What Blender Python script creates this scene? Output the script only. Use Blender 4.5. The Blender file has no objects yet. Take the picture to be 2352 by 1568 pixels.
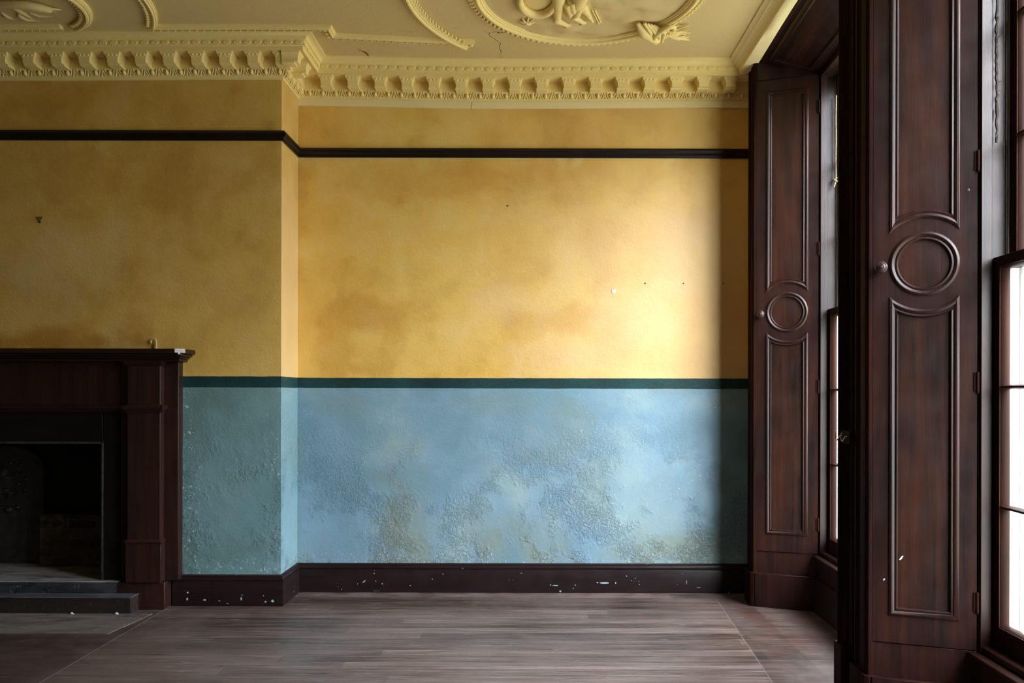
import bpy, bmesh, math, random
from mathutils import Vector, Matrix
random.seed(7)
C = bpy.context.scene.collection
PI = math.pi
def R(d): return math.radians(d)

# ------------------------------------------------------------------ node helper
class NT:
    def __init__(s, name):
        s.m = bpy.data.materials.new(name); s.m.use_nodes = True
        s.t = s.m.node_tree; s.t.nodes.clear()
        s.out = s.t.nodes.new('ShaderNodeOutputMaterial')
        s.b = s.t.nodes.new('ShaderNodeBsdfPrincipled')
        s.t.links.new(s.b.outputs[0], s.out.inputs[0])
    def n(s, ty, **k):
        nd = s.t.nodes.new(ty)
        for a, v in k.items(): setattr(nd, a, v)
        return nd
    def put(s, inp, v):
        if v is None: return
        if isinstance(v, bpy.types.NodeSocket): s.t.links.new(v, inp)
        else:
            try: inp.default_value = v
            except Exception:
                inp.default_value = (*v, 1.0) if hasattr(v, '__len__') and len(v) == 3 else (v, v, v)
    def pos(s): return s.n('ShaderNodeNewGeometry').outputs['Position']
    def obj(s): return s.n('ShaderNodeTexCoord').outputs['Object']
    def sep(s, v):
        nd = s.n('ShaderNodeSeparateXYZ'); s.put(nd.inputs[0], v); return nd.outputs
    def comb(s, x, y, z):
        nd = s.n('ShaderNodeCombineXYZ')
        for i, q in enumerate((x, y, z)): s.put(nd.inputs[i], q)
        return nd.outputs[0]
    def scale(s, v, sc, off=(0, 0, 0)):
        nd = s.n('ShaderNodeMapping'); s.put(nd.inputs[0], v)
        nd.inputs['Scale'].default_value = sc; nd.inputs['Location'].default_value = off
        return nd.outputs[0]
    def noise(s, v, sc, det=4, ro=.55, dist=0, color=False):
        nd = s.n('ShaderNodeTexNoise'); s.put(nd.inputs['Vector'], v)
        nd.inputs['Scale'].default_value = sc; nd.inputs['Detail'].default_value = det
        nd.inputs['Roughness'].default_value = ro; nd.inputs['Distortion'].default_value = dist
        return nd.outputs[1 if color else 0]
    def vor(s, v, sc, feat='F1', out='Distance', rand=1, dim='3D'):
        nd = s.n('ShaderNodeTexVoronoi', feature=feat, voronoi_dimensions=dim); s.put(nd.inputs['Vector'], v)
        nd.inputs['Scale'].default_value = sc; nd.inputs['Randomness'].default_value = rand
        return nd.outputs[out]
    def ma(s, op, a, b=None, c=None, clamp=False):
        nd = s.n('ShaderNodeMath', operation=op, use_clamp=clamp)
        for i, q in enumerate((a, b, c)): s.put(nd.inputs[i], q)
        return nd.outputs[0]
    def step(s, v, lo, hi, a=0.0, b=1.0):
        nd = s.n('ShaderNodeMapRange', interpolation_type='SMOOTHSTEP'); s.put(nd.inputs[0], v)
        for i, q in enumerate((lo, hi, a, b)): nd.inputs[i + 1].default_value = q
        return nd.outputs[0]
    def ramp(s, f, *st):
        nd = s.n('ShaderNodeValToRGB'); s.put(nd.inputs[0], f); e = nd.color_ramp.elements
        while len(e) < len(st): e.new(.5)
        for i, (p, c) in enumerate(st):
            e[i].position = p; e[i].color = (*c, 1) if len(c) == 3 else c
        return nd.outputs[0]
    def mix(s, f, a, b, mode='MIX'):
        nd = s.n('ShaderNodeMix', data_type='RGBA', blend_type=mode)
        s.put(nd.inputs[0], f); s.put(nd.inputs[6], a); s.put(nd.inputs[7], b)
        return nd.outputs[2]
    def bump(s, h, st=.3, d=.01, nrm=None):
        nd = s.n('ShaderNodeBump'); s.put(nd.inputs['Height'], h)
        nd.inputs['Strength'].default_value = st; nd.inputs['Distance'].default_value = d
        if nrm: s.t.links.new(nrm, nd.inputs['Normal'])
        return nd.outputs[0]
    def done(s, col=None, rough=None, nrm=None, **k):
        s.put(s.b.inputs['Base Color'], col); s.put(s.b.inputs['Roughness'], rough)
        if nrm: s.t.links.new(nrm, s.b.inputs['Normal'])
        for a, v in k.items(): s.put(s.b.inputs[a.replace('_', ' ')], v)
        return s.m

# ------------------------------------------------------------------ materials
def mat_wall(name='painted_plaster'):
    t = NT(name); P = t.pos(); x, y, z = t.sep(P)
    big = t.noise(P, .9, 3, .6, .6); mid = t.noise(P, 2.6, 4, .6, .4); fine = t.noise(P, 55, 3, .6)
    warp = t.ma('SUBTRACT', t.noise(P, 3.2, 4, .6), .5)
    # upper yellow paint: ochre, paler rubbed and light-painted areas, orange damp clouds
    f = t.ma('ADD', t.ma('MULTIPLY', big, .6), t.ma('MULTIPLY', mid, .4))
    yel = t.ramp(f, (.32, (.55, .305, .045)), (.47, (.69, .43, .092)), (.58, (.73, .49, .125)), (.70, (.76, .56, .20)))
    def patch(cx, cz, rx, rz, k=.5):
        dx = t.ma('DIVIDE', t.ma('SUBTRACT', x, cx), rx); dz = t.ma('DIVIDE', t.ma('SUBTRACT', z, cz), rz)
        d = t.ma('SQRT', t.ma('ADD', t.ma('MULTIPLY', dx, dx), t.ma('MULTIPLY', dz, dz)))
        d = t.ma('ADD', d, t.ma('MULTIPLY', warp, 2.4))
        return t.ma('MULTIPLY', t.step(d, 1.05, .25), k)
    mot = t.noise(P, 3.4, 4, .58, .3); yel = t.mix(t.step(mot, .48, .70, 0, .42), yel, (.46, .255, .05)); yel = t.mix(t.step(mot, .50, .30, 0, .30), yel, (.80, .60, .27))
    st = None
    for p in ((-1.17, 2.05, .42, .24, .55), (-1.45, 1.85, .22, .4, .4), (.12, 1.99, .42, .16, .5), (.5, 2.5, .26, .30, .42),
              (.62, 1.86, .22, .25, .4), (-.7, 3.02, .8, .2, .35), (.2, 3.08, .55, .14, .35), (-3.3, 1.80, 1.0, .12, .9),
              (-2.75, 1.86, .28, .14, .55), (-2.05, 2.08, .2, .3, .25), (1.35, 1.75, .2, .2, .2), (-2.5, 2.95, .8, .3, .3), (-3.3, 3.0, .5, .4, .35)):
        q = patch(*p); st = q if st is None else t.ma('MAXIMUM', st, q)
    yel = t.mix(st, yel, (.50, .235, .030))
    pale = None
    for p in ((.75, 2.02, .35, .35, .5), (1.05, 2.5, .35, .5, .4), (.3, 1.72, .5, .16, .35), (-.25, 2.15, .25, .2, .3), (-3.35, 2.25, .35, .35, .35), (-2.95, 2.4, .4, .3, .25)):
        q = patch(*p); pale = q if pale is None else t.ma('MAXIMUM', pale, q)
    yel = t.mix(pale, yel, (.70, .515, .30))  # cream patches; those toward the window paint in its bright light
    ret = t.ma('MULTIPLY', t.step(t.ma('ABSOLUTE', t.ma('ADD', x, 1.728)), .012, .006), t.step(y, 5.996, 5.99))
    daylit = t.ma('MAXIMUM', t.ma('MULTIPLY', t.step(t.ma('ADD', x, t.ma('MULTIPLY', warp, 1.5)), -.9, 1.1), .62), t.ma('MULTIPLY', ret, .6))
    yel = t.mix(t.ma('MULTIPLY', daylit, t.step(z, 3.3, 2.5, .35, 1)), yel, (.64, .455, .245))  # paler lit tone painted into the window side and the breast return
    # patches touched up in a paler lemon under the rail
    yel = t.mix(t.ma('MULTIPLY', t.ma('MULTIPLY', t.step(z, 3.06, 3.16), t.step(z, 3.215, 3.21)), t.step(t.noise(P, 4.3, 2), .56, .66, 0, .55)), yel, (.70, .56, .22))
    # nail specks
    vd = t.vor(P, 2.2); yel = t.mix(t.step(vd, .013, .009), yel, (.10, .06, .03))
    # lower blue paint with olive wear, whitish flakes
    b1 = t.ramp(f, (.34, (.120, .225, .270)), (.5, (.175, .295, .370)), (.66, (.26, .375, .385)))
    b1 = t.mix(t.ma('MULTIPLY', t.step(x, -1.66, -1.80), .55), b1, (.125, .265, .265))
    wearn = t.noise(P, 1.7, 5, .65, .5)
    lowedge = t.ma('ADD', t.step(z, .62, .20), t.ma('MULTIPLY', t.step(z, 1.22, 1.49), .62))
    blp = None
    for p in ((-.92, .62, .26, .42, 1), (-.05, .42, .34, .26, .85), (.45, .72, .22, .3, .7), (1.1, .36, .4, .14, .8), (.1, 1.12, .3, .25, .45), (.28, 1.3, .35, .2, .4), (-.2, 1.38, .5, .12, .5), (-1.35, 1.36, .35, .14, .6)):
        q = patch(*p); blp = q if blp is None else t.ma('MAXIMUM', blp, q)
    wear = t.ma('ADD', t.ma('MULTIPLY', t.step(wearn, .46, .66), t.ma('ADD', .25, t.ma('MULTIPLY', lowedge, .7))), t.ma('MULTIPLY', blp, .62), clamp=True)
    # the chimney breast is greyer and greener
    brk = t.step(x, -1.66, -1.80)
    wear = t.ma('MAXIMUM', wear, t.ma('MULTIPLY', brk, t.step(t.noise(P, 2.4, 4, .6), .40, .66, .25, .75)))
    blu = t.mix(wear, b1, t.mix(brk, (.185, .245, .22), (.10, .170, .145)))
    fl = t.noise(P, 52, 5, .72); flm = t.noise(P, 2.1, 3, .6)
    edge = t.ma('ADD', t.step(z, .34, .20), t.ma('MULTIPLY', t.step(x, -2.25, -2.42), .8))
    edge = t.ma('ADD', edge, t.ma('MULTIPLY', t.ma('MULTIPLY', t.step(x, -1.50, -1.73), 1.0), .10))
    flake = t.ma('MULTIPLY', t.step(fl, .585, .65), t.step(t.ma('ADD', flm, t.ma('MULTIPLY', edge, .34)), .54, .74), clamp=True)
    blu = t.mix(t.ma('MULTIPLY', flake, .8), blu, (.60, .69, .66))
    rust = t.ma('MULTIPLY', t.step(t.noise(t.scale(P, (14, 14, 9)), 1, 4, .7), .60, .66), patch(.16, 1.05, .4, .35, 1))
    blu = t.mix(t.ma('MULTIPLY', rust, .7), blu, (.40, .23, .15))
    # soot greyed chimney breast paint, browned further to paint in its shade
    yel = t.mix(t.ma('MULTIPLY', brk, t.step(t.noise(P, 1.1, 3), .2, .7, .10, .26)), yel, (.20, .13, .05))
    # dark band
    zz = t.ma('ADD', z, t.ma('MULTIPLY', t.ma('SUBTRACT', t.noise(P, 9, 3), .5), .006))
    band = t.ramp(mid, (.3, (.005, .024, .026)), (.7, (.010, .050, .052)))
    band = t.mix(t.ma('MULTIPLY', t.step(t.noise(t.scale(P, (40, 40, 70)), 1, 5, .75), .62, .68), t.step(flm, .46, .7)), band, (.42, .5, .46))
    col = t.mix(t.step(zz, 1.4905, 1.4925), blu, band)
    col = t.mix(t.step(zz, 1.5665, 1.5685), col, yel)
    # fade of dirt toward picture rail & grime in corner
    rough = t.step(fine, .3, .7, .50, .66)
    isblue = t.step(z, 1.50, 1.48)
    bn = t.noise(P, 50, 6, .68, .2)
    blist = t.ma('MULTIPLY', t.ma('ADD', t.step(bn, .46, .58, 0, .55), t.ma('MULTIPLY', bn, .6)), t.ma('MULTIPLY', t.step(t.noise(P, 2.3, 5, .68), .45, .62), t.step(z, 1.45, .95, .15, 1)))
    hb = t.ma('MULTIPLY', blist, t.ma('ADD', .16, t.ma('MULTIPLY', isblue, t.ma('ADD', .35, t.step(z, 1.2, .5)))))
    brush = t.noise(t.scale(P, (60, 60, 14)), 1, 3, .6, 1.5)
    h = t.ma('ADD', t.ma('MULTIPLY', fine, .10), t.ma('ADD', t.ma('MULTIPLY', hb, .6), t.ma('MULTIPLY', brush, .028)))
    h = t.ma('ADD', h, t.ma('MULTIPLY', t.noise(P, 6, 3, .6), .4))
    return t.done(col, rough, t.bump(h, .75, .016), Specular_IOR_Level=.28)

def mat_plaster(name, c0, c1, cracks=True, bump=.35):
    t = NT(name); P = t.pos()
    n1 = t.noise(P, 2.2, 4, .6); n2 = t.noise(P, 30, 5, .7)
    col = t.mix(n1, c0, c1)
    col = t.mix(t.ma('MULTIPLY', t.step(n2, .62, .72), .35), col, tuple(q * .55 for q in c0))
    h = t.ma('MULTIPLY', n2, .4)
    if cracks:
        W = t.ma('MULTIPLY', t.ma('SUBTRACT', t.noise(P, 5, 4), .5), .25)
        x, y, z = t.sep(P)
        v = t.comb(t.ma('ADD', x, W), t.ma('ADD', y, W), z)
        e = t.vor(v, .95, 'DISTANCE_TO_EDGE')
        cr = t.ma('MULTIPLY', t.step(e, .0038, .0012), t.step(t.noise(P, 1.7, 2), .50, .60))
        col = t.mix(cr, col, (.05, .035, .02))
        h = t.ma('SUBTRACT', h, cr)
    h = t.ma('ADD', h, t.ma('MULTIPLY', t.noise(P, 120, 3), .15))
    return t.done(col, .72, t.bump(h, bump, .012), Specular_IOR_Level=.2)

def mat_wood(name, dark=(.0035, .0017, .0014), light=(.030, .0082, .0046), axis=2, rough=.38, flecks=0, spec=.30):
    t = NT(name); P = t.obj()
    sc = [26, 26, 26]; sc[axis] = 1.3
    g = t.noise(t.scale(P, sc), 1, 5, .62, .7)
    s2 = [5, 5, 5]; s2[axis] = .9
    g2 = t.noise(t.scale(P, s2, (3, 1, 7)), 1, 3, .55, 1.0)
    f = t.ma('ADD', t.ma('MULTIPLY', g, .55), t.ma('MULTIPLY', g2, .45))
    col = t.ramp(f, (.34, dark), (.52, tuple((a + b) / 2 for a, b in zip(dark, light))), (.68, light))
    if flecks:
        d = t.vor(t.scale(P, (9, 9, 13)), 1.0); dn = t.ma('ADD', d, t.ma('MULTIPLY', t.ma('SUBTRACT', t.noise(P, 60, 3), .5), .10))
        m = t.ma('MULTIPLY', t.step(dn, .055, .035), t.step(t.noise(P, 3.3, 2), .50, .56))
        d2 = t.vor(t.scale(P, (30, 30, 38), (.3, .7, .1)), 1.0)
        m2 = t.ma('MULTIPLY', t.step(d2, .13, .08), t.step(t.noise(P, 5.3, 2), .56, .62))
        m = t.ma('MAXIMUM', m, t.ma('MULTIPLY', m2, .7))
        col = t.mix(t.ma('MULTIPLY', m, flecks), col, (.42, .56, .60))
    ro = t.step(t.noise(P, 9, 3), .3, .7, rough - .02, rough + .06)
    s3 = [150, 150, 150]; s3[axis] = 6
    h = t.noise(t.scale(P, s3), 1, 3, .6)
    return t.done(col, ro, t.bump(h, .10, .004), Specular_IOR_Level=spec)

def mat_floor():
    t = NT('floorboards'); P = t.pos(); x, y, z = t.sep(P)
    bw = .108
    def boards(u, v):            # u along, v across
        r = t.ma('DIVIDE', v, bw); row = t.ma('FLOOR', r); fr = t.ma('FRACT', r)
        wn = t.n('ShaderNodeTexWhiteNoise', noise_dimensions='1D'); t.put(wn.inputs['W'], row)
        ro = wn.outputs[0]
        q = t.ma('DIVIDE', t.ma('ADD', u, t.ma('MULTIPLY', ro, 7)), 3.1); cell = t.ma('FLOOR', q); fq = t.ma('FRACT', q)
        w2 = t.n('ShaderNodeTexWhiteNoise', noise_dimensions='2D'); t.put(w2.inputs['Vector'], t.comb(row, cell, 0))
        gap = t.ma('MINIMUM', fr, t.ma('SUBTRACT', 1, fr))
        eg = t.ma('MULTIPLY', t.ma('MINIMUM', fq, t.ma('SUBTRACT', 1, fq)), 3.1)
        seam = t.ma('MAXIMUM', t.ma('MULTIPLY', t.step(gap, .022, .006), .7), t.ma('MULTIPLY', t.step(eg, .004, .0015), .4))
        return w2.outputs[0], seam
    ra, sa = boards(x, y); rb, sb = boards(y, x)
    edge = t.ma('ADD', 1.30, t.ma('MULTIPLY', t.ma('SUBTRACT', 5.76, y), -.055))
    bord = t.step(t.ma('SUBTRACT', x, edge), -.0005, .0005)
    hb = t.step(t.ma('SUBTRACT', -2.47, x), -.0005, .0005)
    rnd = t.mix(bord, ra, rb); seam = t.mix(bord, sa, t.ma('MULTIPLY', sa, .4))
    lines = t.ma('MAXIMUM', t.step(t.ma('ABSOLUTE', t.ma('SUBTRACT', x, edge)), .004, .0015), t.step(t.ma('ABSOLUTE', t.ma('ADD', x, 2.47)), .006, .002))
    gr = t.noise(t.scale(P, (2.2, 70, 1)), 1, 7, .70, .5)
    gr2 = t.noise(t.scale(P, (.55, 9, 1)), 1, 4, .6, .8)
    f = t.ma('ADD', t.ma('MULTIPLY', gr, .60), t.ma('ADD', t.ma('MULTIPLY', gr2, .28), t.ma('MULTIPLY', rnd, .12)))
    col = t.ramp(f, (.36, (.016, .011, .009)), (.46, (.062, .040, .031)), (.55, (.118, .082, .066)), (.65, (.215, .165, .140)))
    # red-brown patch of varnish left near the window and darker hearth side that paints in the light falloff
    lf_ = t.ma('MAXIMUM', t.ma('MULTIPLY', hb, .82), t.ma('MULTIPLY', t.step(t.ma('ADD', x, t.ma('MULTIPLY', t.noise(P, 1.3, 3), 1.2)), -.6, -2.0), .5))
    col = t.mix(lf_, col, (.022, .014, .0115))
    worn = t.step(t.noise(P, .8, 4, .6, .5), .40, .62)
    col = t.mix(t.ma('MULTIPLY', worn, .30), col, (.19, .155, .135))
    rd = t.ma('MULTIPLY', t.step(x, 1.25, 1.45), t.step(t.noise(P, 3, 3), .50, .58))
    col = t.mix(t.ma('MULTIPLY', rd, .4), col, (.085, .030, .024))
    dk = t.step(t.noise(t.scale(P, (2.2, 15, 1), (4, 2, 0)), 1, 4, .6), .63, .70)
    col = t.mix(t.ma('MULTIPLY', dk, .55), col, (.018, .017, .019))
    # scratches
    wv = t.n('ShaderNodeVectorMath', operation='SCALE'); t.put(wv.inputs[0], t.noise(P, 3.5, 2, color=True)); wv.inputs['Scale'].default_value = .10
    pa = t.n('ShaderNodeVectorMath', operation='ADD'); t.put(pa.inputs[0], P); t.put(pa.inputs[1], wv.outputs[0]); PW = pa.outputs[0]
    sc = None
    for k, (ang, s0) in enumerate(((.9, 2.6), (.45, 3.4), (-.25, 2.2), (1.25, 4.2), (1.5, 3.0))):
        mp = t.n('ShaderNodeMapping'); t.put(mp.inputs[0], PW); mp.inputs['Rotation'].default_value = (0, 0, ang)
        mp.inputs['Scale'].default_value = (.55 * s0, 8 * s0, 1); mp.inputs['Location'].default_value = (k * 3.7, k, 0)
        d = t.vor(mp.outputs[0], 1.0, dim='2D'); q = t.step(d, .070, .035)
        mp2 = t.step(t.noise(P, 2.3 + k, 3), .57, .66)
        q = t.ma('MULTIPLY', q, mp2); sc = q if sc is None else t.ma('MAXIMUM', sc, q)
    spk = t.ma('MULTIPLY', t.step(t.noise(t.scale(P, (30, 95, 1)), 1, 5, .85), .64, .72), .6)
    sc = t.ma('MAXIMUM', sc, spk)
    col = t.mix(t.ma('MULTIPLY', sc, .50), col, (.40, .36, .345))
    # dust along the skirting
    dust = t.ma('MULTIPLY', t.step(y, 5.72, 5.98), t.step(t.noise(P, 6, 4), .35, .65))
    d2 = t.ma('MULTIPLY', t.step(t.ma('SUBTRACT', y, t.ma('MULTIPLY', t.step(x, -1.70, -1.74), -.39)), 5.90, 6.0), .0)
    col = t.mix(t.ma('MULTIPLY', dust, .45), col, (.22, .18, .175))
    col = t.mix(t.ma('MULTIPLY', seam, .55), col, (.013, .010, .009))
    col = t.mix(t.ma('MULTIPLY', lines, .6), col, (.20, .17, .15))
    ro = t.step(t.noise(P, 7, 4, .6), .3, .7, .30, .47)
    h = t.ma('SUBTRACT', t.ma('MULTIPLY', gr, .5), t.ma('ADD', seam, t.ma('MULTIPLY', sc, .3)))
    return t.done(col, ro, t.bump(h, .22, .004), Specular_IOR_Level=.5)

def mat_simple(name, c0, c1, rough=.5, sc=12, bump=.2, metal=0, spec=.5, dist=.004):
    t = NT(name); P = t.obj(); n = t.noise(P, sc, 5, .65)
    return t.done(t.ramp(n, (.3, c0), (.7, c1)), rough, t.bump(n, bump, dist), Metallic=metal, Specular_IOR_Level=spec)

def mat_brick():
    t = NT('sooty_brick'); P = t.obj(); x, y, z = t.sep(P)
    br = t.n('ShaderNodeTexBrick'); t.put(br.inputs['Vector'], t.comb(x, z, 0))
    br.inputs['Scale'].default_value = 1; br.inputs['Brick Width'].default_value = .21; br.inputs['Row Height'].default_value = .068
    br.inputs['Mortar Size'].default_value = .008
    t.put(br.inputs['Color1'], (.075, .044, .026)); t.put(br.inputs['Color2'], (.025, .018, .013)); t.put(br.inputs['Mortar'], (.060, .050, .042))
    n = t.noise(P, 9, 5, .7)
    col = t.mix(t.step(n, .5, .7), br.outputs[0], (.11, .09, .072))
    return t.done(col, .9, t.bump(t.ma('SUBTRACT', n, br.outputs[1]), .6, .01), Specular_IOR_Level=.2)

def mat_stone(name, c0, c1, rough, streak=True, chips=0):
    t = NT(name); P = t.obj()
    n = t.noise(t.scale(P, (2, 7, 7)) if streak else P, 1.6 if streak else 5, 6, .68, .8)
    col = t.ramp(n, (.32, c0), (.70, c1))
    if chips:
        col = t.mix(t.ma('MULTIPLY', t.step(t.noise(P, 34, 5, .75), .61, .68), chips), col, (.30, .30, .31))
    return t.done(col, rough, t.bump(t.noise(P, 40, 4), .2, .005), Specular_IOR_Level=.3)

def mat_glass():
    t = NT('dirty_window_glass'); P = t.obj()
    tr = t.n('ShaderNodeBsdfTransparent'); gl = t.n('ShaderNodeBsdfGlossy'); gl.inputs['Roughness'].default_value = .02
    df = t.n('ShaderNodeBsdfTranslucent'); df.inputs['Color'].default_value = (.80, .82, .80, 1)
    x, y, z = t.sep(P)
    grime = t.ma('MULTIPLY', t.step(t.noise(t.scale(P, (16, 16, 1.8)), 1, 5, .72, .6), .56, .74), .28)
    streak = t.ma('MULTIPLY', t.step(t.noise(t.scale(P, (70, 70, 5)), 1, 4, .7, 1.0), .60, .70), t.step(t.noise(P, 3.1, 2), .50, .60))
    tint = t.mix(t.ma('MULTIPLY', streak, .85), (.97, .985, .975), (.20, .20, .19))
    t.put(tr.inputs[0], tint)
    fc = t.n('ShaderNodeLayerWeight').outputs['Facing']; fr = t.ma('ADD', .03, t.ma('MULTIPLY', t.ma('POWER', fc, 5), .55))
    m1 = t.n('ShaderNodeMixShader'); t.put(m1.inputs[0], grime); t.t.links.new(tr.outputs[0], m1.inputs[1]); t.t.links.new(df.outputs[0], m1.inputs[2])
    m2 = t.n('ShaderNodeMixShader'); t.put(m2.inputs[0], fr); t.t.links.new(m1.outputs[0], m2.inputs[1]); t.t.links.new(gl.outputs[0], m2.inputs[2])
    t.t.links.new(m2.outputs[0], t.out.inputs[0])
    return t.m

M = dict(
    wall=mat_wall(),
    ceil=mat_plaster('ceiling_plaster', (.62, .485, .225), (.72, .575, .28)),
    cornice=mat_plaster('cornice_plaster', (.78, .61, .235), (.88, .72, .32), False, .4),
    pale=mat_plaster('pale_plaster', (.76, .64, .32), (.84, .73, .42), False, .5),
    wood=mat_wood('mahogany_upright'), woodx=mat_wood('mahogany_level', axis=0), woody=mat_wood('mahogany_along', axis=1),
    trimwood=mat_wood('mahogany_trim', rough=.70, spec=.05),
    panel=mat_wood('mahogany_panel', (.004, .002, .0016), (.036, .0102, .0048), 2, .38),
    rail=mat_wood('picture_rail_wood', (.004, .0022, .0022), (.012, .006, .005), 0, .40),
    base=mat_wood('baseboard_paint', (.007, .0034, .0036), (.016, .0072, .0074), 0, .36, .95),
    fire=mat_wood('fireplace_wood', (.009, .0045, .0036), (.036, .0125, .0085), 2, .40, .0),
    firex=mat_wood('fireplace_wood_level', (.009, .0045, .0036), (.034, .0115, .008), 0, .40),
    sash=mat_wood('sash_wood', (.008, .003, .002), (.034, .011, .006), 2, .48, 0, .12),
    floor=mat_floor(),
    slate=mat_simple('blackened_slate', (.0030, .0026, .0027), (.0065, .0054, .0052), .5, 6, .2, 0, .2),
    iron=mat_simple('cast_iron', (.013, .0125, .0125), (.040, .037, .036), .45, 14, .3, .3),
    steel=mat_simple('worn_steel_edge', (.05, .045, .045), (.12, .11, .11), .45, 20, .1, .7),
    brass=mat_simple('brass_wire', (.60, .40, .14), (.80, .58, .26), .4, 20, .1, .4),
    knob=mat_simple('cast_knob', (.022, .013, .011), (.07, .042, .036), .38, 60, .5, .3),
    brick=mat_brick(),
    hearth=mat_stone('dusty_hearth_stone', (.060, .056, .055), (.32, .30, .29), .85, True, .5),
    marble=mat_stone('black_marble', (.010, .011, .014), (.05, .053, .062), .4, True, .6),
    kerb=mat_stone('dark_kerb_edge', (.007, .0042, .0032), (.022, .013, .009), .75, True, .2),
    kerbtop=mat_stone('kerb_slate', (.035, .035, .042), (.085, .085, .098), .45, True, .35),
    stone=mat_stone('worn_hearthstone', (.055, .046, .040), (.165, .14, .122), .6, True, .3),
    chip=mat_simple('raw_chipped_wood', (.30, .25, .24), (.50, .45, .44), .8, 40, .5),
    fleckblue=mat_simple('pale_blue_paint_fleck', (.22, .34, .39), (.36, .48, .53), .6, 90, .1),
    fleck=mat_simple('white_paint_fleck', (.36, .40, .43), (.52, .56, .58), .6, 40, .1),
    cream=mat_simple('cream_painted_pipe', (.45, .29, .09), (.60, .43, .17), .5, 20, .2),
    cord=mat_simple('old_cord', (.16, .125, .075), (.30, .24, .15), .85, 90, .6),
    darkcord=mat_simple('dark_frayed_cord', (.012, .011, .010), (.06, .05, .045), .95, 60, .8),
    white=mat_simple('white_filler', (.75, .74, .70), (.88, .87, .84), .7, 60, .3),
    hearthcrumb=mat_simple('grey_crumb', (.25, .25, .25), (.5, .5, .5), .8, 60, .4),
    blackiron=mat_simple('blackened_iron_plate', (.008, .0078, .0074), (.018, .0172, .016), .8, 30, .2, 0, .06),
    soot=mat_simple('soot', (.004, .004, .004), (.012, .011, .010), .95, 8, .5),
    glass=mat_glass())

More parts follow.
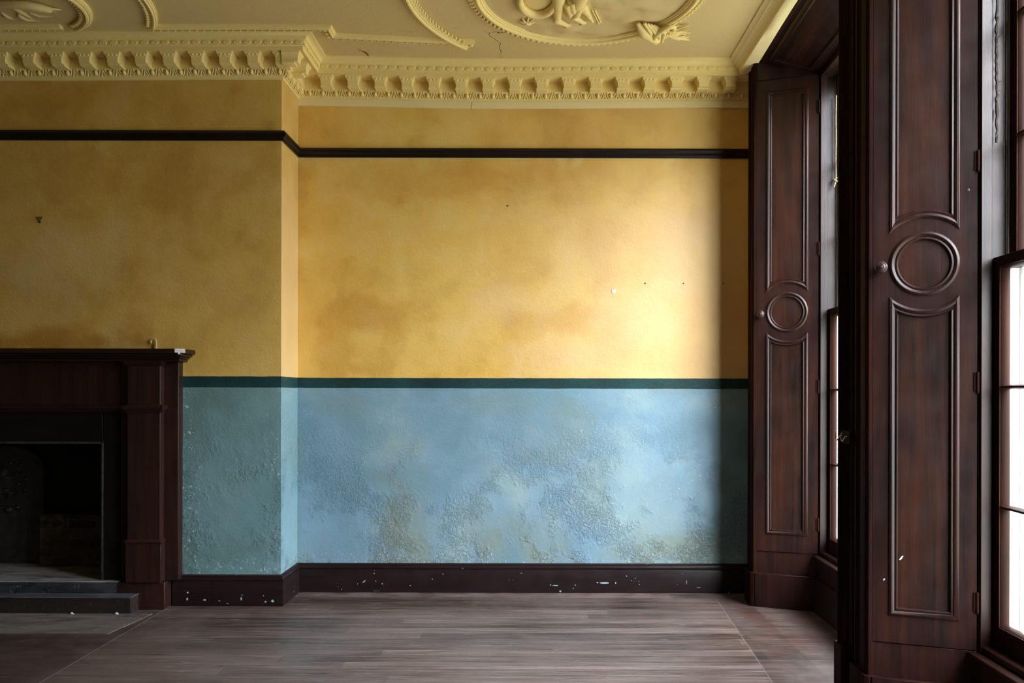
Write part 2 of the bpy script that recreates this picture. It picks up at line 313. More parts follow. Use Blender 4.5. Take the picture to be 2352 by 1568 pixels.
# ------------------------------------------------------------------ mesh helper
class MB:
    def __init__(s, T=None): s.v = []; s.f = []; s.T = T
    def pt(s, p):
        p = Vector(p); s.v.append(s.T @ p if s.T else p); return len(s.v) - 1
    def face(s, *i): s.f.append(tuple(i))
    def box(s, x0, x1, y0, y1, z0, z1):
        i = [s.pt(p) for p in ((x0, y0, z0), (x1, y0, z0), (x1, y1, z0), (x0, y1, z0), (x0, y0, z1), (x1, y0, z1), (x1, y1, z1), (x0, y1, z1))]
        for q in ((0, 3, 2, 1), (4, 5, 6, 7), (0, 1, 5, 4), (1, 2, 6, 5), (2, 3, 7, 6), (3, 0, 4, 7)): s.face(*[i[k] for k in q])
        return s
    def prism(s, poly, z0, z1, f=None):
        f = f or (lambda x, y, z: (x, y, z)); n = len(poly)
        a = [s.pt(f(x, y, z0)) for x, y in poly]; b = [s.pt(f(x, y, z1)) for x, y in poly]
        for k in range(n): s.face(a[k], a[(k + 1) % n], b[(k + 1) % n], b[k])
        s.face(*reversed(a)); s.face(*b); return s
    def sweep(s, path, prof, closed=False, f=None, side=1, pclosed=False, caps=True):
        f = f or (lambda x, y, h: (x, y, h)); P = [Vector(p) for p in path]; n = len(P); rings = []
        for i in range(n):
            a = P[i - 1] if (i > 0 or closed) else None; c = P[(i + 1) % n] if (i < n - 1 or closed) else None
            d1 = (P[i] - a).normalized() if a is not None else None; d2 = (c - P[i]).normalized() if c is not None else None
            d1 = d1 or d2; d2 = d2 or d1
            n1 = Vector((d1.y, -d1.x)) * side; n2 = Vector((d2.y, -d2.x)) * side
            m = n1 + n2
            m = m / max(.15, m.dot(n1)) if m.length > 1e-6 else n1
            rings.append([s.pt(f(P[i].x + m.x * o, P[i].y + m.y * o, h)) for o, h in prof])
        k = len(prof)
        for i in range(n if closed else n - 1):
            r0, r1 = rings[i], rings[(i + 1) % n]
            for j in range(k if pclosed else k - 1): s.face(r0[j], r0[(j + 1) % k], r1[(j + 1) % k], r1[j])
        if caps and not closed: s.face(*rings[0]); s.face(*reversed(rings[-1]))
        return s
    def lathe(s, prof, o, ax, seg=24):       # prof (r, h) about axis ax from o
        ax = Vector(ax).normalized(); u = ax.orthogonal().normalized(); w = ax.cross(u); rings = []
        o = Vector(o)
        for r, h in prof:
            rings.append([s.pt(o + ax * h + (u * math.cos(2 * PI * k / seg) + w * math.sin(2 * PI * k / seg)) * r) for k in range(seg)])
        for a, b in zip(rings, rings[1:]):
            for k in range(seg): s.face(a[k], a[(k + 1) % seg], b[(k + 1) % seg], b[k])
        s.face(*reversed(rings[0])); s.face(*rings[-1]); return s
    def ell(s, c, r, rot=None, nu=10, nv=6):
        c = Vector(c); top = None; rings = []
        for j in range(1, nv):
            th = PI * j / nv
            ring = []
            for k in range(nu):
                ph = 2 * PI * k / nu
                p = Vector((r[0] * math.sin(th) * math.cos(ph), r[1] * math.sin(th) * math.sin(ph), r[2] * math.cos(th)))
                ring.append(s.pt(c + (rot @ p if rot else p)))
            rings.append(ring)
        pa = Vector((0, 0, r[2])); a = s.pt(c + (rot @ pa if rot else pa)); b = s.pt(c - (rot @ pa if rot else pa))
        for k in range(nu):
            s.face(a, rings[0][k], rings[0][(k + 1) % nu]); s.face(b, rings[-1][(k + 1) % nu], rings[-1][k])
        for p, q in zip(rings, rings[1:]):
            for k in range(nu): s.face(p[k], q[k], q[(k + 1) % nu], p[(k + 1) % nu])
        return s
    def tube(s, pts, r, seg=8, closed=False):
        P = [Vector(p) for p in pts]; n = len(P); rings = []; u = None
        rr = r if hasattr(r, '__len__') else [r] * n
        for i in range(n):
            d = (P[min(i + 1, n - 1)] - P[max(i - 1, 0)]) if not closed else (P[(i + 1) % n] - P[i - 1])
            d.normalize()
            u = d.orthogonal().normalized() if u is None else (u - d * u.dot(d)).normalized()
            w = d.cross(u)
            rings.append([s.pt(P[i] + (u * math.cos(2 * PI * k / seg) + w * math.sin(2 * PI * k / seg)) * rr[i]) for k in range(seg)])
        for i in range(n if closed else n - 1):
            a, b = rings[i], rings[(i + 1) % n]
            for k in range(seg): s.face(a[k], a[(k + 1) % seg], b[(k + 1) % seg], b[k])
        if not closed: s.face(*reversed(rings[0])); s.face(*rings[-1])
        return s
    def loft(s, rings, cap=True):
        ids = [[s.pt(p) for p in r] for r in rings]; n = len(ids[0])
        for a, b in zip(ids, ids[1:]):
            for k in range(n): s.face(a[k], a[(k + 1) % n], b[(k + 1) % n], b[k])
        if cap: s.face(*reversed(ids[0])); s.face(*ids[-1])
        return s

def link(name, me, parent=None):
    o = bpy.data.objects.new(name, me); C.objects.link(o)
    if parent is not None: o.parent = parent
    return o
def obj(name, mb, mat, parent=None, bevel=0, origin=None, local=False, smooth=35, mats=None):
    """ONE mesh object; world coordinates unless local. Origin goes to the parent's (or the thing's own base)."""
    vs = mb.v
    if not local:
        if parent is not None:
            r = parent
            while r.parent: r = r.parent
            off = Vector(r.location)
        elif origin is not None: off = Vector(origin)
        else: off = Vector((0, 0, 0))
        vs = [v - off for v in vs]
    me = bpy.data.meshes.new(name); me.from_pydata([tuple(v) for v in vs], [], mb.f); me.validate()
    bm = bmesh.new(); bm.from_mesh(me); bmesh.ops.recalc_face_normals(bm, faces=bm.faces); bm.to_mesh(me); bm.free()
    me.polygons.foreach_set('use_smooth', [True] * len(me.polygons)); me.set_sharp_from_angle(angle=R(smooth))
    me.materials.append(mat)
    o = link(name, me, parent)
    if not local and parent is None and origin is not None: o.location = origin
    if bevel:
        b = o.modifiers.new('edges', 'BEVEL'); b.width = bevel; b.segments = 2; b.limit_method = 'ANGLE'; b.angle_limit = R(40)
    return o
def tag(o, label=None, cat=None, group=None, kind=None):
    if label: o['label'] = label
    if cat: o['category'] = cat
    if group: o['group'] = group
    if kind: o['kind'] = kind
    return o
def thing(name, label, cat, loc=(0, 0, 0), rz=0, group=None, kind=None):
    o = link(name, None); o.location = loc; o.rotation_euler = (0, 0, rz); o.empty_display_size = .1
    return tag(o, label, cat, group, kind)
def struct(name, mb, mat, label, cat, bevel=0, origin=None):
    return tag(obj(name, mb, mat, None, bevel, origin), label, cat, None, 'structure')
def copy_tree(o, parent=None):
    c = o.copy(); C.objects.link(c); c.parent = parent
    for ch in list(o.children): copy_tree(ch, c)
    return c

# ------------------------------------------------------------------ dimensions
EYE = 1.45; YA = 6.0; YB = 5.607; XR = -1.728; XF = -3.92; XL = 2 * XF - XR; ZC = 3.822
XW = 1.56; LEFT = -9.4; BACK = -5.0
def sag(x):
    pts = ((-9.4, -.012), (-3.6, -.012), (-1.73, 0), (-.35, -.020), (1.5, -.010), (3, -.010))
    for (a, p), (b, q) in zip(pts, pts[1:]):
        if x <= b:
            t = min(1, max(0, (x - a) / (b - a))); t = t * t * (3 - 2 * t); return p + (q - p) * t
    return pts[-1][1]
def fs(x, y, h): return (x, y, h + sag(x))
def subdiv(path, step=.12, keep=0):
    out = []
    for a, b in zip(path, path[1:]):
        a = Vector(a); b = Vector(b); L = (b - a).length; n = max(1, int(L / step))
        out += [tuple(a + (b - a) * k / n) for k in range(n) if k == 0 or min(k, n - k) * L / n > keep]   # none close to a corner: mitres stay clean
    return out + [tuple(path[-1])]

# window-wall frame: a runs along the wall towards the camera, b outwards
O = Vector((1.524, 5.62)); E1 = Vector((-.0253, -1)).normalized(); E2 = Vector((1, -.0253)).normalized()
NWIN = 2; PITCH = 2.058; OPEN = 1.69; SP = .13; SB = .389; PHI = math.atan2(E1.y, E1.x)
def W(a, b, z=0):
    p = O + E1 * a + E2 * b; return (p.x, p.y, z)

# ------------------------------------------------------------------ room shell
struct('floor', MB().box(LEFT - .2, 2.15, BACK - .2, 6.4, -.12, 0), M['floor'], 'worn dark stained floorboards of the empty room', 'floor')
g = MB(); xs = [LEFT - .2 + k * .12 for k in range(int((2.2 - LEFT + .3) / .12) + 1)]
top = [[g.pt(fs(x, y, ZC)) for x in xs] for y in (BACK - .2, 0, 4, 6.4)]
for r0, r1 in zip(top, top[1:]):
    for k in range(len(xs) - 1): g.face(r0[k], r0[k + 1], r1[k + 1], r1[k])
g.box(LEFT - .2, 2.3, BACK - .2, 6.4, ZC + .03, ZC + .25)
struct('ceiling', g, M['ceil'], 'cracked yellowed plaster ceiling with moulded panels', 'ceiling')
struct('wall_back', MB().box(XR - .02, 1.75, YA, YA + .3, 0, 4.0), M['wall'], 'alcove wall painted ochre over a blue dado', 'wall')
struct('wall_back_beyond', MB().box(LEFT - .2, XL + .02, YA, YA + .3, 0, 4.0), M['wall'], 'alcove wall on the other side of the chimney breast', 'wall')
HW = 1.003; OT = 1.115; HZ = .185                      # fireplace opening
g = MB()
g.box(XF + HW + .02, XR, YB, 6.35, 0, 4.0); g.box(XL, XF - HW - .02, YB, 6.35, 0, 4.0); g.box(XF - HW - .02, XF + HW + .02, YB, 6.35, OT + .03, 4.0)
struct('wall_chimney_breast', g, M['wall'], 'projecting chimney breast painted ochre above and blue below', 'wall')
struct('wall_left', MB().box(LEFT - .2, LEFT, BACK, 6.2, 0, 4.0), M['pale'], 'far side wall of the room', 'wall')
struct('wall_front', MB().box(LEFT, 2.2, BACK - .2, BACK, 0, 4.0), M['pale'], 'wall behind the viewer', 'wall')
g = MB()
def pier(a0, a1, j0, j1):           # j0/j1: does the pier carry a window splay on that side
    if j1: poly = [(a0, .02), (a1 - .05, .02), (a1 - .05 + SP, SB + .02), (a1 - .05 + SP, SB + .08), (a1 - .02, .60)]
    else: poly = [(a0, .02), (a1, .02), (a1, .60)]
    if j0: poly = [(a0 + .02, .60), (a0 + .05 - SP, SB + .08), (a0 + .05 - SP, SB + .02), (a0 + .05, .02)] + poly[1:]
    else: poly = [(a0, .60)] + poly
    g.prism(poly, 0, 4.0, lambda a, b, z: W(a, b, z))
g.prism([(-.75, .06), (-.02, .06), (-.05, .10), (-.05 + SP, SB + .02), (-.05 + SP, SB + .08), (-.02, .60), (-.75, .60)], 0, 4.0, lambda a, b, z: W(a, b, z))
for k in range(NWIN - 1): pier(OPEN + PITCH * k, PITCH * (k + 1), True, True)
pier(OPEN + PITCH * (NWIN - 1), 10.8, True, False)
g.prism([(.02, 3.775), (SB + .02, 3.68), (.60, 3.70), (.60, 4.0), (.02, 4.0)], -.75, 10.8, lambda b, z, a: W(a, b, z))
for k in range(NWIN): g.prism([(.40, 0), (.60, 0), (.60, .335), (.40, .35)], PITCH * k, PITCH * k + OPEN, lambda b, z, a: W(a, b, z))
struct('wall_right', g, M['wall'], 'window wall with tall splayed openings', 'wall')

# ------------------------------------------------------------------ cornice
MAIN = [(LEFT, YA), (XL, YA), (XL, YB), (XR, YB), (XR, YA), (1.60, YA)]
co = thing('trim_1', 'ornate modillion plaster cornice around chimney breast and alcove', 'cornice', (XR, YB, 3.6), kind='structure')
prof = [(-.01, 3.598), (.012, 3.600), (.014, 3.612), (.024, 3.614), (.028, 3.620), (.036, 3.630), (.044, 3.646), (.056, 3.650), (.060, 3.657), (.066, 3.657),
        (.066, 3.727), (.186, 3.727), (.190, 3.722), (.199, 3.722), (.200, 3.748), (.206, 3.750), (.207, 3.755), (.214, 3.782), (.226, 3.784), (.229, 3.791),
        (.236, 3.800), (.250, 3.807), (.262, 3.812), (.268, 3.813), (.269, 3.83)]
obj('cornice_body', MB().sweep(subdiv(MAIN, .12, .36), prof, f=fs, caps=False), M['cornice'], co)
def along(path, spacing, inset, fn, phase=.5):
    n_ = len(path) - 1
    for i, (a, b) in enumerate(zip(path, path[1:])):
        a = Vector(a); b = Vector(b); d = (b - a); L = d.length; d.normalize(); nrm = Vector((d.y, -d.x))
        # convex ends grow by the projection, concave ends shrink
        lo, hi = 0, L
        if i > 0:
            c = (Vector(path[i]) - Vector(path[i - 1])); lo = inset if c.x * d.y - c.y * d.x < 0 else -inset
            if c.x * d.y - c.y * d.x > 0: lo = inset * -1
            lo = -inset if (c.x * d.y - c.y * d.x) > 0 else inset
        if i < n_ - 1:
            c = (Vector(path[i + 2]) - Vector(path[i + 1])); hi = L + inset if (d.x * c.y - d.y * c.x) > 0 else L - inset
        m = max(1, round((hi - lo) / spacing)); st = (hi - lo) / m
        for k in range(m): fn(a + d * (lo + st * (k + phase)), d, nrm, st)
VIS = [(-6.0, YB), (XR, YB), (XR, YA), (1.56, YA)]
eg = MB()
def egg(p, d, n, st):
    def q(t, o, z): w = p + d * t + n * o; return Vector((w.x, w.y, z + sag(w.x)))
    rot = Matrix(((d.x, n.x, 0), (d.y, n.y, 0), (0, 0, 1)))
    eg.ell(q(0, .046, 3.635), (.0145, .017, .020), rot, 8, 6)
    U = [(-.031, .060, 3.655), (-.029, .056, 3.643), (-.022, .046, 3.626), (-.010, .038, 3.617), (0, .036, 3.615), (.010, .038, 3.617), (.022, .046, 3.626), (.029, .056, 3.643), (.031, .060, 3.655)]
    eg.tube([q(*u) for u in U], .0042, 5)
    c = st / 2
    eg.tube([q(c, .062, 3.654), q(c - .006, .050, 3.636), q(c - .014, .036, 3.617)], [.003, .004, .005], 5)
    eg.tube([q(c, .062, 3.654), q(c + .006, .050, 3.636), q(c + .014, .036, 3.617)], [.003, .004, .005], 5)
    eg.tube([q(c - .008, .046, 3.630), q(c + .008, .046, 3.630)], .003, 4)
along(VIS, .0965, .05, egg)
obj('egg_and_dart', eg, M['cornice'], co)
lf = MB()
def tongue(p, d, n, st):
    def q(t, o, z): w = p + d * t + n * o; return Vector((w.x, w.y, z + sag(w.x)))
    rot = Matrix(((d.x, n.x, 0), (d.y, n.y, 0), (0, 0, 1)))
    lf.ell(q(0, .2125, 3.768), (st * .515, .0045, .0165), rot, 12, 8)
    lf.ell(q(st / 2, .2085, 3.760), (.010, .0035, .007), rot, 6, 4)
    for s_ in (-.25, .25): lf.ell(q(s_ * st, .2155, 3.764), (.007, .0022, .009), rot, 6, 4)
along(VIS, .0680, .21, tongue)
obj('leaf_band', lf, M['cornice'], co)
def modillion_mesh():
    m = MB(); rings = []
    for z, hw, pf in ((3.6475, .039, .128), (3.650, .041, .134), (3.656, .041, .136), (3.6575, .0355, .148), (3.660, .035, .156), (3.672, .0345, .157), (3.688, .036, .158), (3.700, .040, .160), (3.709, .047, .166), (3.714, .052, .171), (3.729, .053, .172)):
        rings.append([(-hw, .05, z), (-hw, pf, z), (hw, pf, z), (hw, .05, z)])
    m.loft(rings)
    for s_ in (-1, 0, 1): m.ell((s_ * .026, .164, 3.708), (.0095, .006, .0085), None, 7, 5)
    return m
MM = modillion_mesh()
first = None
def modillion(x, y, d, n):
    global first
    z0 = sag(x)
    if first is None:
        first = obj('modillion', MM, M['cornice'], co, local=True); o = first
    else:
        o = first.copy(); C.objects.link(o)
    # local x along the wall, local y out of it
    mtx = Matrix(((d[0], n[0], 0, x), (d[1], n[1], 0, y), (0, 0, 1, z0), (0, 0, 0, 1)))
    o.matrix_local = Matrix.Translation(-Vector(co.location)) @ mtx
for i in range(16): modillion(-1.488 + .193 * i, YA, (1, 0), (0, -1))
for i in range(22): modillion(-1.687 - .187 * i, YB, (1, 0), (0, -1))
for y in (5.475, 5.668): modillion(XR, y, (0, 1), (1, 0))
# plain fillet board under the alcove cornice
g = MB().sweep(subdiv([(XR, YA), (-.46, YA)]), [(0, 3.558), (.014, 3.558), (.016, 3.606), (.010, 3.612), (0, 3.612)], f=fs)
g.sweep(subdiv([(-.457, YA), (1.57, YA)]), [(0, 3.558), (.015, 3.558), (.017, 3.605), (.011, 3.611), (0, 3.612)], f=fs)
obj('fillet_board', g, M['pale'], co)
# plain cornice over the windows
g = MB(); ys = [BACK + k * .2 for k in range(56)]
pr = [(1.66, 3.733), (1.525, 3.735), (1.49, 3.730), (1.462, 3.733), (1.45, 3.737), (1.447, 3.757), (1.437, 3.763), (1.432, 3.770), (1.412, 3.790), (1.402, 3.793), (1.395, 3.802), (1.380, 3.810), (1.375, 3.812), (1.374, 3.83)]
def wc(x, y, h): return (x, y, h + sag(1.5) + (.004 * math.sin(y * 7.3) + .003 * math.sin(y * 17) if 1.455 < x < 1.51 else 0))
g.sweep([(0, y) for y in subdiv([(0, BACK), (0, 5.99)], .07) for y in [y[1]]], [(x, z) for x, z in pr], f=wc, caps=False)
struct('trim_2', g, M['pale'], 'plain white plaster cornice strip running over the windows', 'cornice')

# picture rail and baseboards
rp = [(0, 3.180), (.012, 3.180), (.016, 3.186), (.016, 3.196), (.030, 3.205), (.037, 3.216), (.037, 3.226), (.030, 3.232), (.026, 3.244), (0, 3.244)]
struct('trim_3', MB().sweep([(LEFT, YA), (XL, YA), (XL, YB), (XR, YB), (XR, YA), (1.60, YA)], rp), M['rail'], 'dark brown wooden picture rail across chimney breast and alcove', 'picture rail')
bp = [(0, 0), (.022, 0), (.022, .160), (.019, .166), (.022, .172), (.022, .184), (.016, .190), (.014, .196), (.016, .202), (.010, .210), (.004, .212), (0, .212)]
bb = struct('baseboard_back', MB().sweep([(-2.462, YB), (XR, YB), (XR, YA), (1.60, YA)], bp), M['base'], 'dark brown baseboard flecked with blue paint, fireplace to window', 'baseboard', origin=(XR, YA, 0))
x0 = (865 - 1225) / 1880 * 5.978
nt = obj('notch', MB().box(x0 - .026, x0 + .026, YA - .0265, YA - .018, 0.001, .020), M['soot'], bb); nt['label'] = 'small black hole at the foot of the baseboard'
def fleck(u, v, w_, h_, Y, rot=0):
    x = (u - 1225) / 1880 * Y; z = EYE + (905 - v) / 1880 * Y; k = Y / 1880; pts = []
    for i in range(9):
        t = 2 * PI * i / 9; a = w_ * .4 * k * math.cos(t) * random.uniform(.75, 1.1); b = h_ * .4 * k * math.sin(t) * random.uniform(.7, 1.15)
        pts.append((x + a * math.cos(rot) - b * math.sin(rot), z + a * math.sin(rot) + b * math.cos(rot)))
    o = obj('paint_fleck', MB().prism(pts, Y - .0006, Y + .002, lambda x, z, y: (x, y, z)), M['fleckblue'], bb); o['label'] = 'pale blue paint fleck'
YB2, YA2 = YB - .022, YA - .022
for q in ((432, 1362, 7, 6), (431, 1377, 6, 10), (471, 1379, 9, 5), (505, 1381, 8, 2), (555, 1376, 5, 11), (557, 1368, 3, 4), (611, 1383, 6, 5), (627, 1381, 9, 9), (606, 1369, 3, 3), (524, 1387, 4, 2)): fleck(*q, YB2)
for q in ((1277, 1344, 19, 3), (1265, 1343, 3, 4), (1389, 1338, 32, 4), (1373, 1337, 6, 3), (1415, 1338, 4, 5), (837, 1336, 12, 3, YA2, .7), (943, 1345, 4, 3), (879, 1341, 4, 4), (1322, 1303 + 40, 3, 4), (1578, 1335, 2, 9), (1606, 1348, 14, 2), (1288, 1357, 6, 5), (1318, 1351, 3, 3), (1198, 1316, 4, 2), (1440, 1322, 4, 3), (1675, 1360, 5, 6), (994, 1330, 3, 3)): fleck(*(q if len(q) > 4 else q + (YA2,)))
struct('baseboard_left', MB().sweep([(LEFT, YA), (XL, YA), (XL, YB), (2 * XF + 2.462, YB)], bp), M['base'], 'dark brown baseboard beyond the fireplace', 'baseboard')

# ------------------------------------------------------------------ windows (built once in the wall frame, copied)
def local_window():
    w = thing('window_1', 'far tall sash window in dark wood behind the pier', 'window', W(0, 0, 0), PHI, kind='structure')
    def part(name, mb, mat, bevel=0, parent=None): return obj(name, mb, mat, parent or w, bevel, local=True)
    # architraves: moulded profile in (a, b) extruded upwards
    A = [(-.172, .07), (-.172, -.006), (-.166, -.012), (-.150, -.012), (-.140, -.004), (-.120, .002), (-.105, -.008), (-.092, -.012), (-.040, -.012), (-.036, -.006), (-.028, -.006), (-.022, -.014), (-.010, -.018), (0, -.012), (.004, .0), (-.002, .07)]
    part('architrave', MB().prism(A, .23, 3.735), M['trimwood'])
    B = [(OPEN + .002, .03), (OPEN - .004, 0), (OPEN, -.012), (OPEN + .008, -.022), (OPEN + .018, -.024), (OPEN + .028, -.016), (OPEN + .034, -.004), (OPEN + .044, -.002), (OPEN + .052, -.014), (OPEN + .064, -.018), (OPEN + .074, -.010), (OPEN + .084, .004), (OPEN + .118, .008), (OPEN + .118, .03)]
    part('architrave', MB().prism(B, .27, 3.735), M['trimwood'])
    part('plinth_block', MB().prism([(-.182, .07), (-.182, -.02), (-.17, -.032), (0, -.032), (.012, -.012), (.006, .04), (-.05, .04)], 0, .232), M['trimwood'], .004)
    part('plinth_block', MB().prism([(OPEN, .03), (OPEN - .01, -.02), (OPEN, -.036), (OPEN + .10, -.036), (OPEN + .118, -.02), (OPEN + .118, .03)], 0, .272), M['trimwood'], .004)
    # splay bases below the shutters and plain splay on the hidden side
    n = Vector((SB, -SP)).normalized()          # room-facing normal of far splay in (a, b)
    def off(p, d): return (p[0] + n.x * d, p[1] + n.y * d)
    f0, f1 = (.004, .0), (SP, SB)
    part('jamb_base', MB().prism([off(f0, -.005), off(f1, -.005), off(f1, -.05), off(f0, -.05)], .0, .378), M['wood'], .003)
    part('jamb_skirting', MB().prism([off(f0, .014), off(f1, .014), off(f1, -.01), off(f0, -.01)], .0, .230), M['wood'], .004)
    part('jamb_head', MB().prism([off(f0, -.004), off(f1, -.004), off(f1, -.05), off(f0, -.05)], 3.60, 3.76), M['wood'], .003)
    part('jamb_lining', MB().prism([(OPEN, .0), (OPEN - SP, SB), (OPEN - SP + .045, SB + .01), (OPEN + .045, .01)], .0, 3.74), M['wood'], .003)
    # apron under the sill, its skirting and the sill board
    part('apron', MB().box(SP - .04, OPEN - SP + .04, SB - .018, SB + .02, 0, .352), M['woodx'])
    part('apron_skirting', MB().box(SP - .04, OPEN - SP + .04, SB - .034, SB - .01, 0, .228), M['woodx'], .004)
    part('window_sill', MB().box(SP - .02, OPEN - SP + .02, SB - .034, SB + .23, .352, .374), M['woodx'], .006)
    part('inner_sill', MB().box(SP, OPEN - SP, SB + .012, SB + .075, .374, .404), M['woodx'], .008)
    # splayed soffit with its panel mouldings, and head architrave
    g = MB().prism([(-.012, 3.733), (.02, 3.731), (SB, 3.612), (SB, 3.66), (.02, 3.772), (-.012, 3.76)], -.02, OPEN + .02, lambda b, z, a: (a, b, z))
    sf = part('soffit', g, M['woodx'])
    sl = (3.612 - 3.731) / (SB - .02)
    def sfm(a, b, h): return (a, b, 3.731 + sl * (b - .02) - h)
    mp = [(0, -.002), (0, .010), (.008, .014), (.016, .010), (.026, .012), (.036, .003), (.036, -.002)]
    part('soffit_moulding', MB().sweep([(.13, .10), (OPEN - .13, .10), (OPEN - .16, .32), (.16, .32)], mp, True, sfm, 1), M['woodx'], parent=sf)
    part('soffit_moulding', MB().sweep([(-.02, .0), (OPEN + .02, .0)], [(-.012, -.004), (-.012, .006), (-.030, .010), (-.040, .004), (-.052, .004), (-.058, -.003)], False, sfm, 1), M['woodx'], parent=sf)
    # box frame
    fr = MB(); xf = MB()
    for s_, c in ((1, SP), (-1, OPEN - SP)):
        def bx(a0, a1, b0, b1, z0=.374, z1=3.66, m=fr):
            m.box(min(c + s_ * a0, c + s_ * a1), max(c + s_ * a0, c + s_ * a1), SB + b0, SB + b1, z0, z1)
        bx(-.05, .0, .004, .108)              # pulley stile
        bx(.0, .016, .006, .052)              # inside lining
        bx(.0, .009, .108, .120)              # parting bead
        bx(-.05, .0, .108, .19, m=xf); bx(.0, .018, .174, .195, m=xf)   # white outside lining
    fr.box(SP - .04, OPEN - SP + .04, SB + .004, SB + .19, 3.575, 3.67)
    part('window_frame', fr, M['wood'], .003)
    part('outer_lining', xf, M['white'], .002)['label'] = 'white painted outer side of the frame'
    def sash(name, b0, b1, z0, z1, bot, topr, rows):
        s_ = MB(); a0, a1 = SP + .006, OPEN - SP - .006; st = .052
        s_.box(a0, a0 + st, b0, b1, z0, z1); s_.box(a1 - st, a1, b0, b1, z0, z1)
        s_.box(a0 + st, a1 - st, b0, b1, z0, z0 + bot); s_.box(a0 + st, a1 - st, b0, b1, z1 - topr, z1)
        ga0, ga1, gz0, gz1 = a0 + st, a1 - st, z0 + bot, z1 - topr; bm_ = (b0 + b1) / 2
        def bar(p, horiz):
            pf = [(-.010, b1 - .006), (-.010, bm_ + .004), (-.004, b0 + .003), (.004, b0 + .003), (.010, bm_ + .004), (.010, b1 - .006)]
            if horiz: s_.prism([(z + p, b) for z, b in pf], ga0, ga1, lambda z, b, a: (a, b, z))
            else: s_.prism([(a + p, b) for a, b in pf], gz0, gz1)
        for k in (1, 2): bar(gz0 + (gz1 - gz0) * k / rows, True)
        for k in (1, 2): bar(ga0 + (ga1 - ga0) * k / 3, False)
        for (p, q, hz) in ((ga0, 1, 0), (ga1, -1, 0), (gz0, 1, 1), (gz1, -1, 1)):   # ovolo glazing lips
            pf = [(0, b1 - .004), (0, b0 + .004), (q * .005, b0 + .010), (q * .010, bm_ + .002), (q * .010, b1 - .004)]
            if hz: s_.prism([(p + u, b) for u, b in pf], ga0, ga1, lambda z, b, a: (a, b, z))
            else: s_.prism([(p + u, b) for u, b in pf], gz0, gz1)
        o = part(name, s_, M['sash'], .0025)
        gl = part('glazing', MB().box(ga0, ga1, b1 - .016, b1 - .013, gz0, gz1), M['glass'], parent=o); gl['label'] = 'dusty old window glass'
    sash('lower_sash', SB + .058, SB + .102, .404, 2.022, .092, .044, 3)
    sash('upper_sash', SB + .126, SB + .170, 1.980, 3.578, .042, .052, 3)
    return w
win1 = local_window()
win2 = copy_tree(win1); win2.location = W(PITCH, 0, 0); win2.name = 'window_2'; win2['label'] = 'near tall sash window at the edge of the view'

# ------------------------------------------------------------------ panelled shutters
def curve_plate(loops, depth):
    cu = bpy.data.curves.new('plate', 'CURVE'); cu.dimensions = '2D'; cu.fill_mode = 'BOTH'; cu.extrude = depth / 2
    for lp in loops:
        sp = cu.splines.new('POLY'); sp.points.add(len(lp) - 1); sp.use_cyclic_u = True
        for p, (x, z) in zip(sp.points, lp): p.co = (x, z, 0, 1)
    o = bpy.data.objects.new('plate', cu); C.objects.link(o)
    dg = bpy.context.evaluated_depsgraph_get(); me = bpy.data.meshes.new_from_object(o.evaluated_get(dg))
    bpy.data.objects.remove(o); m = MB()
    for v in me.vertices: m.v.append(Vector((v.co.x, depth / 2 - v.co.z - 0, v.co.y)))   # stands upright, front at local y = 0
    for p in me.polygons: m.f.append(tuple(p.vertices))
    bpy.data.meshes.remove(me); return m
SW = .407; CS, CZ, RO = .2045, 2.010, .1335; S0, S1 = .0725, .3365; RA = .197; ZT0, ZT1, ZB0, ZB1 = 3.595, 3.512, .383, .503
def arc(up, r, n=20, half=None):
    half = half or (S1 - S0) / 2; t0 = math.asin(half / r)
    return [(CS + r * math.sin(-t0 + 2 * t0 * k / n), CZ + (1 if up else -1) * r * math.cos(-t0 + 2 * t0 * k / n)) for k in range(n + 1)]
UP = [(S1, ZT1), (S0, ZT1)] + arc(True, RA)
LO = [(S0, ZB1), (S1, ZB1)] + list(reversed(arc(False, RA)))
RD = [(CS + RO * math.cos(2 * PI * k / 56), CZ + RO * math.sin(2 * PI * k / 56)) for k in range(56)]
def upright(x, z, h): return (x, -h, z)
